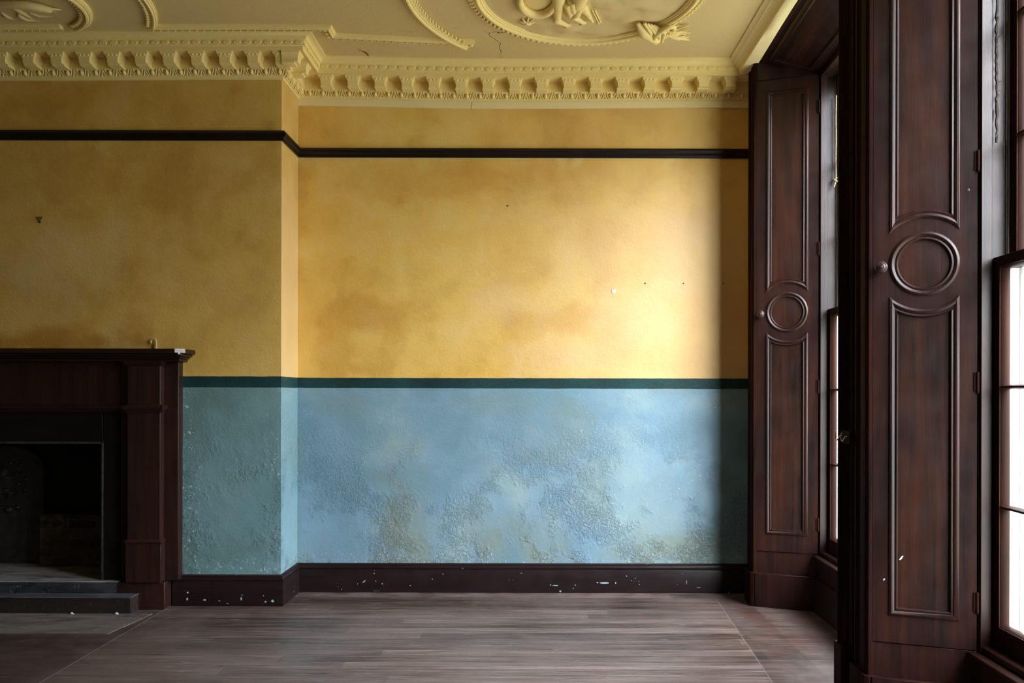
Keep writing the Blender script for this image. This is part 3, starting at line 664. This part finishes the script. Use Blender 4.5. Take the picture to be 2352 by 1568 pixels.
def make_shutter():
    t = thing('window_shutter', 'tall narrow panelled wooden shutter next to the ochre alcove wall', 'shutter', W(.004, .0, 0), PHI + math.atan2(SB, SP))
    def part(name, mb, mat, bevel=0, parent=None): return obj(name, mb, mat, parent or t, bevel, local=True)
    outer = [(0.004, ZB0), (SW, ZB0), (SW, ZT0), (.004, ZT0)]
    part('shutter_frame', curve_plate([outer, UP, LO, RD], .034), M['wood'])
    mould = [(-.004, -.010), (-.004, .002), (.000, .0065), (.007, .0085), (.014, .006), (.019, .001), (.023, .003), (.027, .0035), (.031, -.001), (.034, -.010)]
    def sgn(lp):
        ar = sum(a[0] * b[1] - b[0] * a[1] for a, b in zip(lp, lp[1:] + lp[:1])); return -1 if ar > 0 else 1
    for nm, lp in (('upper_panel', UP), ('lower_panel', LO), ('roundel', RD)):
        pn = part(nm, curve_plate([[(x, z) for x, z in lp]], .012), M['panel'])
        for v in pn.data.vertices: v.co.y += .008
        part('moulding', MB().sweep(lp, mould, True, upright, sgn(lp)), M['wood'], parent=pn)
    kn = MB().lathe([(.012, -.002), (.012, .006), (.009, .010), (.010, .016), (.020, .020), (.0255, .026), (.026, .032), (.022, .039), (.0195, .041), (.019, .039), (.0165, .039), (.016, .043), (.011, .046), (.0105, .044), (.008, .044), (.007, .048), (.001, .050)], (.0355, 0, 1.998), (0, -1, 0), 28)
    kb = part('knob', kn, M['knob']); kb['label'] = 'round cast knob with raised rings'
    for z in (.585, 1.505, 2.43, 3.38):
        h = MB().box(SW - .012, SW + .002, -.004, .012, z - .040, z + .040); h.lathe([(.006, -.042), (.006, .042)], (SW + .002, -.004, z), (0, 0, 1), 10)
        h.lathe([(.003, -.048), (.0045, -.044), (.0045, -.042)], (SW + .002, -.004, z), (0, 0, 1), 8)
        part('hinge', h, M['trimwood'])
    return t
sh1 = make_shutter()
sh2 = copy_tree(sh1); sh2.location = W(PITCH + .004, 0, 0); sh2['label'] = 'large panelled wooden shutter in front of the pier, nearest the viewer'
for s_ in (sh1, sh2): s_['group'] = 'panelled window shutters'
for pts in ([(.110, .742), (.116, .751), (.123, .759), (.127, .757), (.122, .747), (.114, .738)], [(.0455, .650), (.050, .656), (.055, .657), (.054, .652), (.049, .647)], [(.004 + .0, .0)] * 0):
    if pts:
        fk = obj('paint_fleck', MB().prism(pts, -.009 if pts[0][0] > .1 else -.0005, -.0105 if pts[0][0] > .1 else .001, lambda x, z, y: (x, y if pts[0][0] < .1 else y + .016, z)), M['fleck'], sh2, local=True); fk['label'] = 'white paint fleck'
sc = obj('screw', MB().lathe([(.006, -.001), (.006, .001), (.003, .002)], (SW - .035, 0, 2.31), (0, -1, 0), 10), M['knob'], sh2, local=True); sc['label'] = 'small brass screw'

# ------------------------------------------------------------------ fireplace
FY = 5.536
def mx(x): return 2 * XF - x                       # mirror about the fireplace centre line
fp = thing('fireplace', 'dark brown wooden fireplace surround with pilasters and chipped mantel shelf', 'fireplace', (XF, YB, 0))
def both(fn):
    fn(lambda x: x); fn(mx)
def fbox(mb, m_, x0, x1, *r): mb.box(min(m_(x0), m_(x1)), max(m_(x0), m_(x1)), *r)
XO = XF + HW                                        # opening edge
g = MB()
both(lambda m_: fbox(g, m_, -2.79, -2.40, FY, YB, HZ, 1.665))
g.box(mx(-2.79), -2.79, FY, YB, 1.33, 1.665)
obj('back_board', g, M['fire'], fp, .003)
for m_ in (lambda x: x, mx):
    sg = 1 if m_(1) == 1 else -1
    pl = MB(); fbox(pl, m_, -2.716, -2.497, 5.478, FY, .455, 1.655)
    p_ = obj('pilaster', pl, M['fire'], fp, .003)
    def ring(name, prof_):
        path = [(m_(-2.716), FY), (m_(-2.716), 5.478), (m_(-2.497), 5.478), (m_(-2.497), FY)]
        if sg < 0: path.reverse()
        obj(name, MB().sweep(path, prof_), M['firex'], p_)
    ring('capital', [(0, 1.632), (.006, 1.634), (.010, 1.642), (.018, 1.650), (.020, 1.664), (0, 1.664)])
    ring('collar', [(0, 1.318), (.006, 1.320), (.008, 1.330), (.018, 1.338), (.026, 1.350), (.026, 1.362), (.020, 1.368), (.012, 1.374), (0, 1.376)])
    ring('base_moulding', [(0, .437), (.008, .438), (.010, .448), (.014, .454), (.012, .462), (.004, .470), (0, .472)])
    pb = MB(); fbox(pb, m_, -2.724, -2.488, 5.470, FY, HZ, .440); obj('pedestal', pb, M['fire'], p_, .003)
    q = MB(); fbox(q, m_, -2.79, -2.470, 5.487, YB - .001, 0, HZ - .002); obj('plinth_block', q, M['fire'], fp, .005)
# mouldings across the frieze and shelf
g = MB().sweep([(mx(-2.73), FY), (-2.73, FY)], [(0, 1.322), (.006, 1.324), (.010, 1.338), (.020, 1.350), (.020, 1.362), (.010, 1.372), (0, 1.374)])
obj('frieze_moulding', g, M['firex'], fp)
sp = [(mx(-2.314), YB), (mx(-2.314), 5.39), (-2.362, 5.39), (-2.314, 5.438), (-2.314, YB)]
ms = obj('mantel_shelf', MB().prism(sp, 1.714, 1.745), M['firex'], fp, .004)
g = MB()
for z0, z1, i in ((1.697, 1.714, .030), (1.684, 1.697, .060), (1.665, 1.684, .085)):
    g.prism([(mx(-2.314 - i * .6), YB), (mx(-2.314 - i * .6), 5.39 + i), (-2.314 - i * .6, 5.39 + i), (-2.314 - i * .6, YB)], z0, z1)
obj('shelf_moulding', g, M['firex'], ms, .005)
cp = MB().prism([(-2.3655, 5.3895), (-2.3615, 5.3855), (-2.3375, 5.4085), (-2.3115, 5.436), (-2.3145, 5.4415), (-2.340, 5.417)], 1.719, 1.746)
cp.prism([(-2.346, 5.4005), (-2.334, 5.4125), (-2.338, 5.418), (-2.350, 5.405)], 1.708, 1.720)
c_ = obj('chipped_corner', cp, M['chip'], ms, .002); c_['label'] = 'pale chipped corner of the shelf'
g = MB(); both(lambda m_: fbox(g, m_, -2.80, XO, 5.548, YB, HZ, 1.33)); g.box(mx(XO), XO, 5.548, YB, OT, 1.33)
sl_ = obj('slate_slip', g, M['slate'], fp, .003); sl_['label'] = 'blackened slate border around the grate opening'
g = MB(); both(lambda m_: fbox(g, m_, XO - .007, XO + .006, 5.540, 5.556, HZ, OT + .006)); g.box(mx(XO) - .006, XO + .006, 5.540, 5.556, OT - .007, OT + .006)
o_ = obj('opening_trim', g, M['steel'], fp, .002); o_['label'] = 'thin metal edge of the opening'
g = MB(); both(lambda m_: fbox(g, m_, XO, XO + .02, YB, 6.2, HZ, OT + .02)); g.box(mx(XO) - .02, XO + .02, 6.13, 6.2, 0, 1.9); g.box(mx(XO) - .02, XO + .02, YB, 6.2, OT, OT + .04)
obj('firebox', g, M['soot'], fp)
hs = tag(obj('hearth_slab', MB().box(mx(-2.79), -2.79, 5.50, 6.13, .012, HZ), M['hearth'], None, .004, (XF, 5.5, 0)), 'raised dusty grey stone hearth floor inside the fireplace opening', 'hearth')
fc = obj('front_face', MB().box(mx(-2.79), -2.79, 5.488, 5.502, .10, HZ - .004), M['marble'], hs); fc['label'] = 'scuffed black marble edge'
ke = tag(obj('hearth_kerb', MB().box(mx(-2.642), -2.642, 5.377, 5.4865, 0, .104), M['kerb'], None, .004, (XF, 5.43, 0)), 'low black kerb step on the floor before the fireplace', 'kerb')
kt = obj('kerb_top', MB().box(mx(-2.640), -2.640, 5.374, 5.487, .104, .111), M['kerbtop'], ke, .002); kt['label'] = 'worn blue grey slate top'
tag(obj('hearthstone', MB().prism([(mx(-2.5), 4.93), (-2.56, 4.93), (-2.52, 5.20), (-2.50, 5.377), (mx(-2.5), 5.377)], .0, .004), M['stone'], None, 0, (XF, 5.1, 0)), 'flat worn pale stone set in floor before the kerb', 'hearthstone')
# fireback with crest
fb = thing('fireback', 'black iron fireback with raised crest standing in the hearth', 'fireback', (-3.945, 6.10, HZ))
pts = [(-4.25, HZ), (-3.64, HZ), (-3.64, .90)] + [(-3.945 + .305 * math.cos(t), .90 + .16 * math.sin(t)) for t in [PI * k / 16 for k in range(1, 16)]] + [(-4.25, .90)]
obj('plate', MB().prism(pts, 6.09, 6.125, lambda x, z, y: (x, y, z)), M['iron'], fb, .006)
cr = MB()
def bl(x, z, rx, rz, d=.02): cr.ell((-3.945 + x, 6.09, z), (rx, d, rz), None, 10, 6)
bl(0, .86, .045, .05, .04); bl(0, .82, .06, .02)
for s_ in (-1, 1):
    for x, z, r in ((.10, .845, .022), (.135, .915, .02), (.16, .87, .016), (.17, .81, .022), (.12, .775, .016), (.17, .73, .024), (.06, .93, .018), (.02, .72, .03), (.05, .70, .03), (.045, .58, .026), (.11, .60, .02)): obj('boss', MB().ell((-3.945 + s_ * x, 6.09, z), (r, .02, r * .9), None, 10, 6), M['iron'], fb)
    obj('scroll', MB().tube([(-3.945 + s_ * .03, 6.088, .66), (-3.945 + s_ * .07, 6.084, .69), (-3.945 + s_ * .11, 6.088, .745)], .008, 6), M['iron'], fb)
    obj('scroll', MB().tube([(-3.945 + s_ * (.165 + .018 * math.cos(t)), 6.086, .80 + .02 * math.sin(t)) for t in [k * .5 for k in range(10)]], .007, 6), M['iron'], fb)
obj('bar', MB().box(-4.04, -3.85, 6.075, 6.095, .615, .632), M['iron'], fb, .004)
obj('crest', cr, M['iron'], fb)
tag(obj('brick_block', MB().box(-3.615, XO - .01, 5.985, 6.125, HZ, .565), M['brick'], None, .012, (-3.3, 6.05, HZ)), 'low sooty brick block beside the iron fireback', 'brickwork')
for i, (u, v, lab) in enumerate(((165, 1412, 'left crumb of white plaster at the foot of the hearth kerb'), (268, 1411, 'right crumb of white plaster at the foot of the hearth kerb'))):
    x = (u - 1225) / 1880 * 5.36
    m_ = MB(); m_.ell((x, 5.362, .008), (.011, .009, .0085), None, 7, 5); m_.ell((x + .010, 5.360, .005), (.007, .006, .005), None, 6, 4)
    for v_ in m_.v: v_ += Vector((random.uniform(-.002, .002), random.uniform(-.002, .002), 0))
    tag(obj('plaster_crumb', m_, M['hearthcrumb'], None, 0, (x, 5.36, .0), smooth=60), lab, 'crumb', 'crumbs by the kerb')

# ------------------------------------------------------------------ small fittings on the walls
x, z = -3.382, 2.637
ph = thing('picture_hanger', 'small dark triangular picture hanger high on the chimney breast', 'hanger', (x, YB, z))
obj('ring', MB().tube([(x - .017, YB - .006, z + .016), (x + .017, YB - .006, z + .018), (x + .002, YB - .006, z - .010)], .0035, 6, True), M['iron'], ph)
obj('nail', MB().lathe([(.006, -.002), (.008, .004), (.004, .012)], (x + .001, YB, z - .016), (0, -1, 0), 8), M['iron'], ph)
gx, gz = -2.586, 1.745
gp = MB(); hook = [(gx + .008, YB - .016, gz - .002), (gx + .008, YB - .016, gz + .055)]
hook += [(gx - .010 + .018 * math.cos(t), YB - .016, gz + .058 + .018 * math.sin(t)) for t in [PI * k / 8 for k in range(0, 11)]]
gp.tube(hook, .006, 8); gp.tube([(gx - .002, YB - .008, gz), (gx - .002, YB - .008, gz + .045)], .010, 10)
tag(obj('pipe_stub', gp, M['cream'], None, 0, (gx, YB, gz)), 'cream painted hooked pipe stub rising behind the mantel shelf', 'pipe')
px, pz = .587, 2.206
pg = MB().lathe([(.004, -.002), (.015, .0), (.015, .003), (.006, .0035), (.0045, .001)], (px, YA, pz), (0, -1, 0), 12)
for v_ in pg.v: v_ += Vector((random.uniform(-.0015, .0015), 0, random.uniform(-.0015, .0015)))
tag(obj('wall_plug', pg, M['white'], None, 0, (px, YA, pz), smooth=60), 'small white wall plug in the bright ochre wall', 'wall plug')
nails = (((1481 - 1225) / 1880 * 6, EYE + 255 / 1880 * 6, 'nail in the ochre wall just right of the white plug'), ((1569 - 1225) / 1880 * 6, EYE + 255 / 1880 * 6, 'dark nail in the ochre wall left of the shaded strip'),
         ((1661 - 1225) / 1880 * 6, EYE + 255 / 1880 * 6, 'dark nail in the shaded strip of wall by the shutter'), ((1165 - 1225) / 1880 * 6, EYE + 432 / 1880 * 6, 'dark nail high on the ochre wall below the picture rail'))
for x, z, lab in nails:
    tag(obj('nail', MB().lathe([(.0045, -.002), (.0055, .003), (.003, .006)], (x, YA, z), (0, -1, 0), 8), M['iron'], None, 0, (x, YA, z)), lab, 'nail', 'nails in the ochre wall')

# iron plate across the pier with brass wire hooks
L0 = Matrix.Translation(W(0, 0, 0)) @ Matrix.Rotation(PHI, 4, 'Z')
tag(obj('iron_plate', MB(L0).box(OPEN + .088, OPEN + .200, -.034, -.022, 1.226, 1.284), M['blackiron'], None, .002, W(OPEN + .12, -.03, 1.226)), 'small black iron plate fixed across the dark window pier', 'plate')
def hookpath(a0, b, z0, s_=1.0):
    out = [(a0, b, z0 + .012)]
    for k in range(13):
        t = R(110 + k * 17); out.append((a0 + .016 + .022 * math.cos(t) * s_, b - .006, z0 - .006 + .020 * math.sin(t)))
    out += [(a0 + .046, b - .003, z0 - .004), (a0 + .062, b, z0 - .001)]
    return out[1:]
h1 = MB(L0).tube(hookpath(OPEN + .122, -.040, 1.262, .8), .0022, 6)
tag(obj('brass_hook', h1, M['brass'], None, 0, W(OPEN + .08, -.04, 1.24)), 'brass wire hook lying on the black iron plate', 'hook', 'brass wire hooks')
h2 = MB(L0).tube(hookpath(OPEN + .060, -.044, 1.262, .8), .0022, 6)
tag(obj('brass_hook', h2, M['brass'], None, 0, W(OPEN + .02, -.044, 1.24)), 'brass wire hook sticking out past the pier against the window light', 'hook', 'brass wire hooks')

# cords
cpts = [W(SP + .035 + .002 * math.sin(k * 1.1), SB + .100, 3.44 - .56 * k / 14) for k in range(15)]
sc_ = MB().tube(cpts, .0045, 7)
e = Vector(cpts[-1])
sc_.tube([e + Vector((.010 * math.cos(t) - .002, -.008 * math.sin(t), -.012 * math.cos(t * .5))) for t in [k * .7 for k in range(11)]], .005, 6)
sc_.tube([e, e + Vector((-.004, -.004, -.02)), e + Vector((-.016, -.006, -.052))], .0045, 6)
tag(obj('sash_cord', sc_, M['cord'], None, 0, W(SP + .035, SB + .10, 2.85)), 'loose knotted pale sash cord hanging in the far window', 'cord')
dc = MB(); zt, zb = 3.57, 2.50
pts = [W(PITCH + SP + .022 + random.uniform(-.003, .003), SB + .066 + random.uniform(-.003, .003), zt - (zt - zb) * k / 60) for k in range(61)]
dc.tube(pts, [random.uniform(.005, .010) for _ in pts], 7)
for p in pts[::2]:
    v = Vector(p); dc.tube([v, v + Vector((random.uniform(-.012, .012), random.uniform(-.016, .004), random.uniform(-.02, .012)))], [.003, .001], 4)
tag(obj('frayed_cord', dc, M['darkcord'], None, 0, W(PITCH + SP + .02, SB + .066, 2.5)), 'dark frayed cord hanging down the side channel of the near window', 'cord')

# ------------------------------------------------------------------ ceiling plasterwork
CX, CY, CR = .31, 4.78, .695
def cl(x, y, h): return (x, y, ZC + sag(x) - h)
def circ(r, t0=0, t1=2 * PI, n=96, c=(CX, CY)): return [(c[0] + r * math.cos(t0 + (t1 - t0) * k / n), c[1] + r * math.sin(t0 + (t1 - t0) * k / n)) for k in range(n if abs(t1 - t0 - 2 * PI) < 1e-6 else n + 1)]
BAND = [(.004, -.004), (.004, .016), (-.010, .026), (-.018, .026), (-.022, .034), (-.032, .037), (-.040, .032), (-.044, .022), (-.052, .022), (-.058, .014), (-.062, .014), (-.064, -.004)]
THIN = [(.0, -.004), (.0, .012), (-.008, .018), (-.014, .018), (-.018, .026), (-.026, .028), (-.032, .020), (-.040, .018), (-.044, .008), (-.048, .008), (-.050, -.004)]
def leaves(path, closed, off_, spacing, size, side=1):
    m = MB(); P = [Vector(p) for p in path]
    if closed: P.append(P[0])
    acc = 0
    for a, b in zip(P, P[1:]):
        d = (b - a); L = d.length
        if L < 1e-6: continue
        d.normalize(); n = Vector((d.y, -d.x)) * side
        while acc < L:
            p = a + d * acc + n * off_
            ang = math.atan2(d.y, d.x) + .55 * side
            rot = Matrix.Rotation(ang, 3, 'Z')
            q = Vector(cl(p.x, p.y, .014))
            m.ell(q, (size, size * .42, size * .62), rot, 7, 5)
            m.ell(q + Vector((n.x * size * .5, n.y * size * .5, -.002)), (size * .42, size * .36, size * .5), rot, 6, 4)
            acc += spacing
        acc -= L
    return m
md = thing('ceiling_medallion', 'round plaster ceiling medallion with leafy rim and figure relief near the windows', 'ceiling medallion', (CX, CY, ZC - .06))
ring_ = circ(CR - .012)
obj('rim', MB().sweep(ring_, BAND, True, cl, 1), M['cornice'], md)
obj('leaf_edging', leaves(ring_, True, .006, .040, .024, 1), M['cornice'], md)
# cloudy relief ground
gr = MB(); rows = []
from mathutils import noise as mn
def cloud(x, y):
    v = Vector((x * 5, y * 5, 1.3)); h = .012 * max(0, mn.noise(v) + .2) + .006 * mn.noise(v * 2.3) + .003 * mn.noise(v * 6)
    for (px_, py_, sx, sy, hh) in ((.42, 5.30, .16, .06, .018), (.20, 5.26, .10, .06, .016), (.62, 5.12, .18, .07, .014), (.55, 4.95, .2, .06, .014), (.75, 5.0, .12, .08, .012), (.02, 5.30, .1, .05, .01)):
        q = ((x - px_) / sx) ** 2 + ((y - py_) / sy) ** 2
        if q < 1: h += hh * (1 - q) ** .6
    return h
NR = 30
for i in range(NR + 1):
    r = (CR - .062) * i / NR
    rows.append([gr.pt(cl(CX + r * math.cos(2 * PI * k / 110), CY + r * math.sin(2 * PI * k / 110), .001 + max(0, cloud(CX + r * math.cos(2 * PI * k / 110), CY + r * math.sin(2 * PI * k / 110))))) for k in range(110)])
for a, b in zip(rows, rows[1:]):
    for k in range(110): gr.face(a[k], a[(k + 1) % 110], b[(k + 1) % 110], b[k])
obj('cloud_relief', gr, M['ceil'], md, smooth=80)
# figure: drapery bowl, two shins with feet
def U(u, v): y = 1880 * (ZC - .02 - EYE) / (905 - v); return ((u - 1225) * y / 1880, y)
fg = MB()
def limb(p0, p1, r0, r1, n=7, lift=.02):
    for k in range(n):
        t = k / (n - 1); r = r0 + (r1 - r0) * t
        fg.ell(cl(p0[0] + (p1[0] - p0[0]) * t, p0[1] + (p1[1] - p0[1]) * t, lift), (r, r, r * .9), None, 10, 7)
a1, a2 = U(1283, -40), U(1278, 36)
limb((a1[0], a1[1] - .12), a2, .062, .026, 18)
f1, f2 = U(1276, 38), U(1302, 51)
limb(f1, f2, .026, .016, 6, .024)
for k in range(5):
    b_ = U(1297 + k * 2.6, 56 - k * 1.6); fg.ell(cl(b_[0], b_[1], .022), (.014, .008, .010), Matrix.Rotation(.5, 3, 'Z'), 7, 5)
b1, b2 = U(1345, -45), U(1316, 30)
limb((b1[0], b1[1] - .1), b2, .078, .028, 18)
g1, g2 = U(1317, 31), U(1338, 45)
limb(g1, g2, .025, .015, 6, .024)
for k in range(5):
    b_ = U(1331 + k * 2.6, 50 - k * 1.5); fg.ell(cl(b_[0], b_[1], .022), (.014, .008, .010), Matrix.Rotation(.5, 3, 'Z'), 7, 5)
h0, h1_ = U(1338, 12), U(1358, 44)
limb(h0, h1_, .030, .014, 7, .016)
fo = obj('figure_relief', fg, M['cornice'], md, smooth=80)
rm = fo.modifiers.new('fuse', 'REMESH'); rm.mode = 'VOXEL'; rm.voxel_size = .006; rm.use_smooth_shade = True
sm = fo.modifiers.new('soft', 'SMOOTH'); sm.iterations = 4
dr = MB()
cx_, cy_ = U(1233, -6)
path = [(cx_ + .105 * math.cos(t), cy_ + .175 * math.sin(t)) for t in [R(-40) + R(270) * k / 30 for k in range(31)]]
dr.tube([cl(p[0], p[1], .022) for p in path], [.008 + .020 * math.sin(PI * k / 30) for k in range(31)], 8)
dr.ell(cl(cx_, cy_, .0), (.098, .165, .014), None, 20, 6)
w0 = U(1296, -5)
for s_, (u0, v0, u1, v1) in enumerate(((1300, -5, 1307, 34), (1312, -10, 1312, 30), (1330, 2, 1309, 35))):
    p0, p1 = U(u0, v0), U(u1, v1); dr.tube([cl(*p0, .03), cl((p0[0] + p1[0]) / 2 + .01, (p0[1] + p1[1]) / 2, .036), cl(*p1, .024)], [.03, .026, .008], 8)
obj('drapery', dr, M['cornice'], md, smooth=70)
stf = MB(); sx_, sy_ = U(1208, 47)
for k in range(8):
    t = k * PI / 4 + .2; stf.tube([cl(sx_, sy_, .018), cl(sx_ + .03 * math.cos(t), sy_ + .03 * math.sin(t), .016), cl(sx_ + .05 * math.cos(t), sy_ + .05 * math.sin(t), .006)], [.007, .0075, .003], 6)
stf.ell(cl(sx_, sy_, .018), (.012, .012, .010), None, 8, 5)
obj('star_flower', stf, M['cornice'], md)
rdx = MB()
for (u0, v0, u1, v1) in ((1358, 20, 1374, 53), (1364, 20, 1378, 50)):
    p0, p1 = U(u0, v0), U(u1, v1); rdx.tube([cl(*p0, .008), cl(*p1, .008)], .005, 6)
obj('reeds', rdx, M['cornice'], md)
# horn of plenty over the rim
hn = MB(); h0, h1_, h2 = U(1462, 47), U(1478, 60), U(1506, 77)
hn.tube([cl(*h0, .02), cl((h0[0] + h1_[0]) / 2, (h0[1] + h1_[1]) / 2, .034), cl(*h1_, .045), cl(*h2, .05)], [.012, .026, .04, .03], 12)
q0, q1 = U(1478, 44), U(1512, 80)
for s_ in range(4): hn.tube([cl(q0[0] + .02 * s_, q0[1] + .012 * s_, .03), cl(q0[0] + .05 + .03 * s_, q0[1] + .07, .055), cl(q1[0] - .04 + .02 * s_, q1[1], .05)], [.010, .015, .010], 8)
rc = U(1524, 62)
hn.tube([cl(rc[0] + .055 * math.cos(t) - .02 * math.sin(t), rc[1] + .085 * math.sin(t), .045 - .015 * math.cos(t)) for t in [2 * PI * k / 28 for k in range(28)]], [.010 + .006 * max(0, -math.cos(2 * PI * k / 28)) + .004 for k in range(28)], 8, True)
obj('horn', hn, M['cornice'], md, smooth=60)
wh = MB()
for k in range(44):
    s0 = U(1532 + random.uniform(-6, 8), 66 + random.uniform(-8, 10)); e0 = U(1562 + random.uniform(-10, 22), 54 + 38 * random.random())
    wh.tube([cl(*s0, .03), cl((s0[0] + e0[0]) / 2, (s0[1] + e0[1]) / 2, .028), cl(*e0, .012)], [.003, .0032, .0042], 5)
for k in range(12):
    s0 = U(1528 + random.uniform(-8, 10), 62 + random.uniform(-12, 12)); wh.ell(cl(*s0, .04), (.012, .012, .012), None, 7, 5)
obj('wheat_sheaf', wh, M['cornice'], md)
# outer arc round the medallion
ac = thing('arc_moulding', 'curved leaf edged plaster moulding ringing the round medallion', 'ceiling moulding', (CX - 1.0, CY + .4, ZC - .04))
arc_ = circ(1.035, R(136), R(215), 70)
obj('band', MB().sweep(arc_, BAND, False, cl, -1), M['cornice'], ac)
obj('leaf_edging', leaves(arc_, False, .010, .038, .020, -1), M['cornice'], ac)
# rectangular panel moulding with a break
pm = thing('panel_moulding', 'stepped beaded plaster moulding framing the middle ceiling panel', 'ceiling moulding', (-1.5, 5.3, ZC - .04))
LC = (-3.25, 4.80); LR = .90
aL = [(LC[0] + LR * math.cos(R(-30) + R(61.5) * k / 40), LC[1] + LR * math.sin(R(-30) + R(61.5) * k / 40)) for k in range(41)]
obj('arc_band', MB().sweep(aL, THIN, False, cl, -1), M['cornice'], pm)
obj('bead_edging', leaves(aL, False, .008, .036, .017, -1), M['cornice'], pm)
ln = [(aL[-1][0] + .01, 5.30), (-1.35, 5.30), (-1.35, 5.415), (-.40, 5.475)]
obj('band', MB().sweep(subdiv(ln), THIN, False, cl, -1), M['cornice'], pm)
obj('bead_edging', leaves(subdiv(ln), False, .006, .047, .016, -1), M['cornice'], pm)
# oval-ended panel over the hearth
op = thing('oval_moulding', 'oval ended plaster ceiling panel with scrolling relief above the fireplace', 'ceiling moulding', (-3.3, 4.95, ZC - .04))
aO = [(-3.14 + .42 * math.cos(R(-60) + R(122) * k / 40), 4.93 + .42 * math.sin(R(-60) + R(122) * k / 40)) for k in range(41)]
obj('end_band', MB().sweep(aO, BAND, False, cl, 1), M['cornice'], op)
obj('leaf_edging', leaves(aO, False, -.064, .036, .020, 1), M['cornice'], op)
lo_ = [(-4.6, 5.285), (-3.04, 5.285)]
obj('side_band', MB().sweep(subdiv(lo_), THIN, False, cl, -1), M['cornice'], op)
obj('bead_edging', leaves(subdiv(lo_), False, .004, .050, .014, -1), M['cornice'], op)
rl = MB()
def vv(u, v, h): return cl(*U(u, v), h)
rl.tube([vv(-40, 8, .03), vv(10, 4, .035), (vv(60, 4, .04)), vv(92, 10, .04), vv(113, 19, .03)], [.02, .024, .026, .024, .020], 8)
rl.tube([vv(96, 14, .03), vv(118, 20, .02), vv(140, 27, .006)], [.014, .010, .004], 6)
for (pts) in (((0, 20), (25, 22), (50, 36), (75, 52)), ((40, 30), (42, 42), (60, 52), (90, 55)), ((20, 10), (50, 20), (90, 26), (130, 36)), ((0, 34), (14, 44), (30, 52)), ((66, 36), (90, 44), (120, 44)), ((-40, 30), (-20, 40), (0, 48))):
    rl.tube([vv(u, v, -.004) for u, v in pts], [.008] + [.018] * (len(pts) - 2) + [.006], 7)
obj('scroll_relief', rl, M['ceil'], op, smooth=70)

# ------------------------------------------------------------------ daylight, camera, view
w = bpy.data.worlds.new('overcast_sky'); bpy.context.scene.world = w; w.use_nodes = True
nt = w.node_tree; nt.nodes.clear()
tc = nt.nodes.new('ShaderNodeTexCoord'); sp = nt.nodes.new('ShaderNodeSeparateXYZ'); rp_ = nt.nodes.new('ShaderNodeValToRGB')
mr = nt.nodes.new('ShaderNodeMapRange'); mr.inputs[1].default_value = -1; mr.inputs[2].default_value = 1
bg = nt.nodes.new('ShaderNodeBackground'); ou = nt.nodes.new('ShaderNodeOutputWorld')
nt.links.new(tc.outputs['Generated'], sp.inputs[0]); nt.links.new(sp.outputs[2], mr.inputs[0]); nt.links.new(mr.outputs[0], rp_.inputs[0])
e = rp_.color_ramp.elements
e[0].position = .0; e[0].color = (.17, .17, .15, 1); e[1].position = 1; e[1].color = (.97, .965, 1.10, 1)
for p, c in ((.48, (.22, .22, .195)), (.55, (.34, .35, .38)), (.68, (.83, .85, .94))):
    q = e.new(p); q.color = (*c, 1)
# brighter patch of thin cloud low in the south-east, dimmer sky straight out from the windows
def dirdot(az, el, lo, hi, a, b):
    dp = nt.nodes.new('ShaderNodeVectorMath'); dp.operation = 'DOT_PRODUCT'
    dp.inputs[1].default_value = (math.cos(R(az)) * math.cos(R(el)), math.sin(R(az)) * math.cos(R(el)), math.sin(R(el)))
    m_ = nt.nodes.new('ShaderNodeMapRange'); m_.interpolation_type = 'SMOOTHSTEP'
    for i, q in enumerate((lo, hi, a, b)): m_.inputs[i + 1].default_value = q
    nt.links.new(tc.outputs['Generated'], dp.inputs[0]); nt.links.new(dp.outputs['Value'], m_.inputs[0]); return m_.outputs[0]
ad = nt.nodes.new('ShaderNodeMath'); ad.operation = 'ADD'
nt.links.new(dirdot(-60, 10, .25, .95, 16, 24), ad.inputs[0]); nt.links.new(dirdot(-56, 26, .84, .985, 0, 10), ad.inputs[1])
nt.links.new(ad.outputs[0], bg.inputs[1])
nt.links.new(rp_.outputs[0], bg.inputs[0]); nt.links.new(bg.outputs[0], ou.inputs[0])
for k in range(NWIN):
    L = bpy.data.lights.new('window_portal', 'AREA'); L.shape = 'RECTANGLE'; L.size = 1.50; L.size_y = 3.25; L.cycles.is_portal = True
    lo = bpy.data.objects.new('window_portal', L); C.objects.link(lo)
    z_ = Vector((E2.x, E2.y, 0)); x_ = Vector((E1.x, E1.y, 0)); y_ = z_.cross(x_)
    m = Matrix((x_, y_, z_)).transposed().to_4x4(); m.translation = Vector(W(PITCH * k + OPEN / 2, SB + .235, 2.0)); lo.matrix_world = m
cam = bpy.data.cameras.new('camera'); co_ = bpy.data.objects.new('camera', cam); C.objects.link(co_)
cam.sensor_width = 36; cam.lens = 1880 / 2352 * 36; cam.shift_x = (1176 - 1225) / 2352; cam.shift_y = (905 - 784) / 2352
co_.matrix_world = Matrix.Translation((0, 0, EYE)) @ Matrix.Rotation(R(90), 4, 'X') @ Matrix.Rotation(.0022, 4, 'Z')
cam.clip_start = .05
S = bpy.context.scene; S.camera = co_
S.view_settings.view_transform = 'Standard'; S.view_settings.look = 'None'; S.view_settings.gamma = 1; S.view_settings.use_curve_mapping = False
S.view_settings.exposure = 0.63
S.cycles.max_bounces = 10; S.cycles.diffuse_bounces = 5; S.cycles.glossy_bounces = 4
S.cycles.use_adaptive_sampling = True; S.cycles.adaptive_threshold = .035; S.cycles.transparent_max_bounces = 12
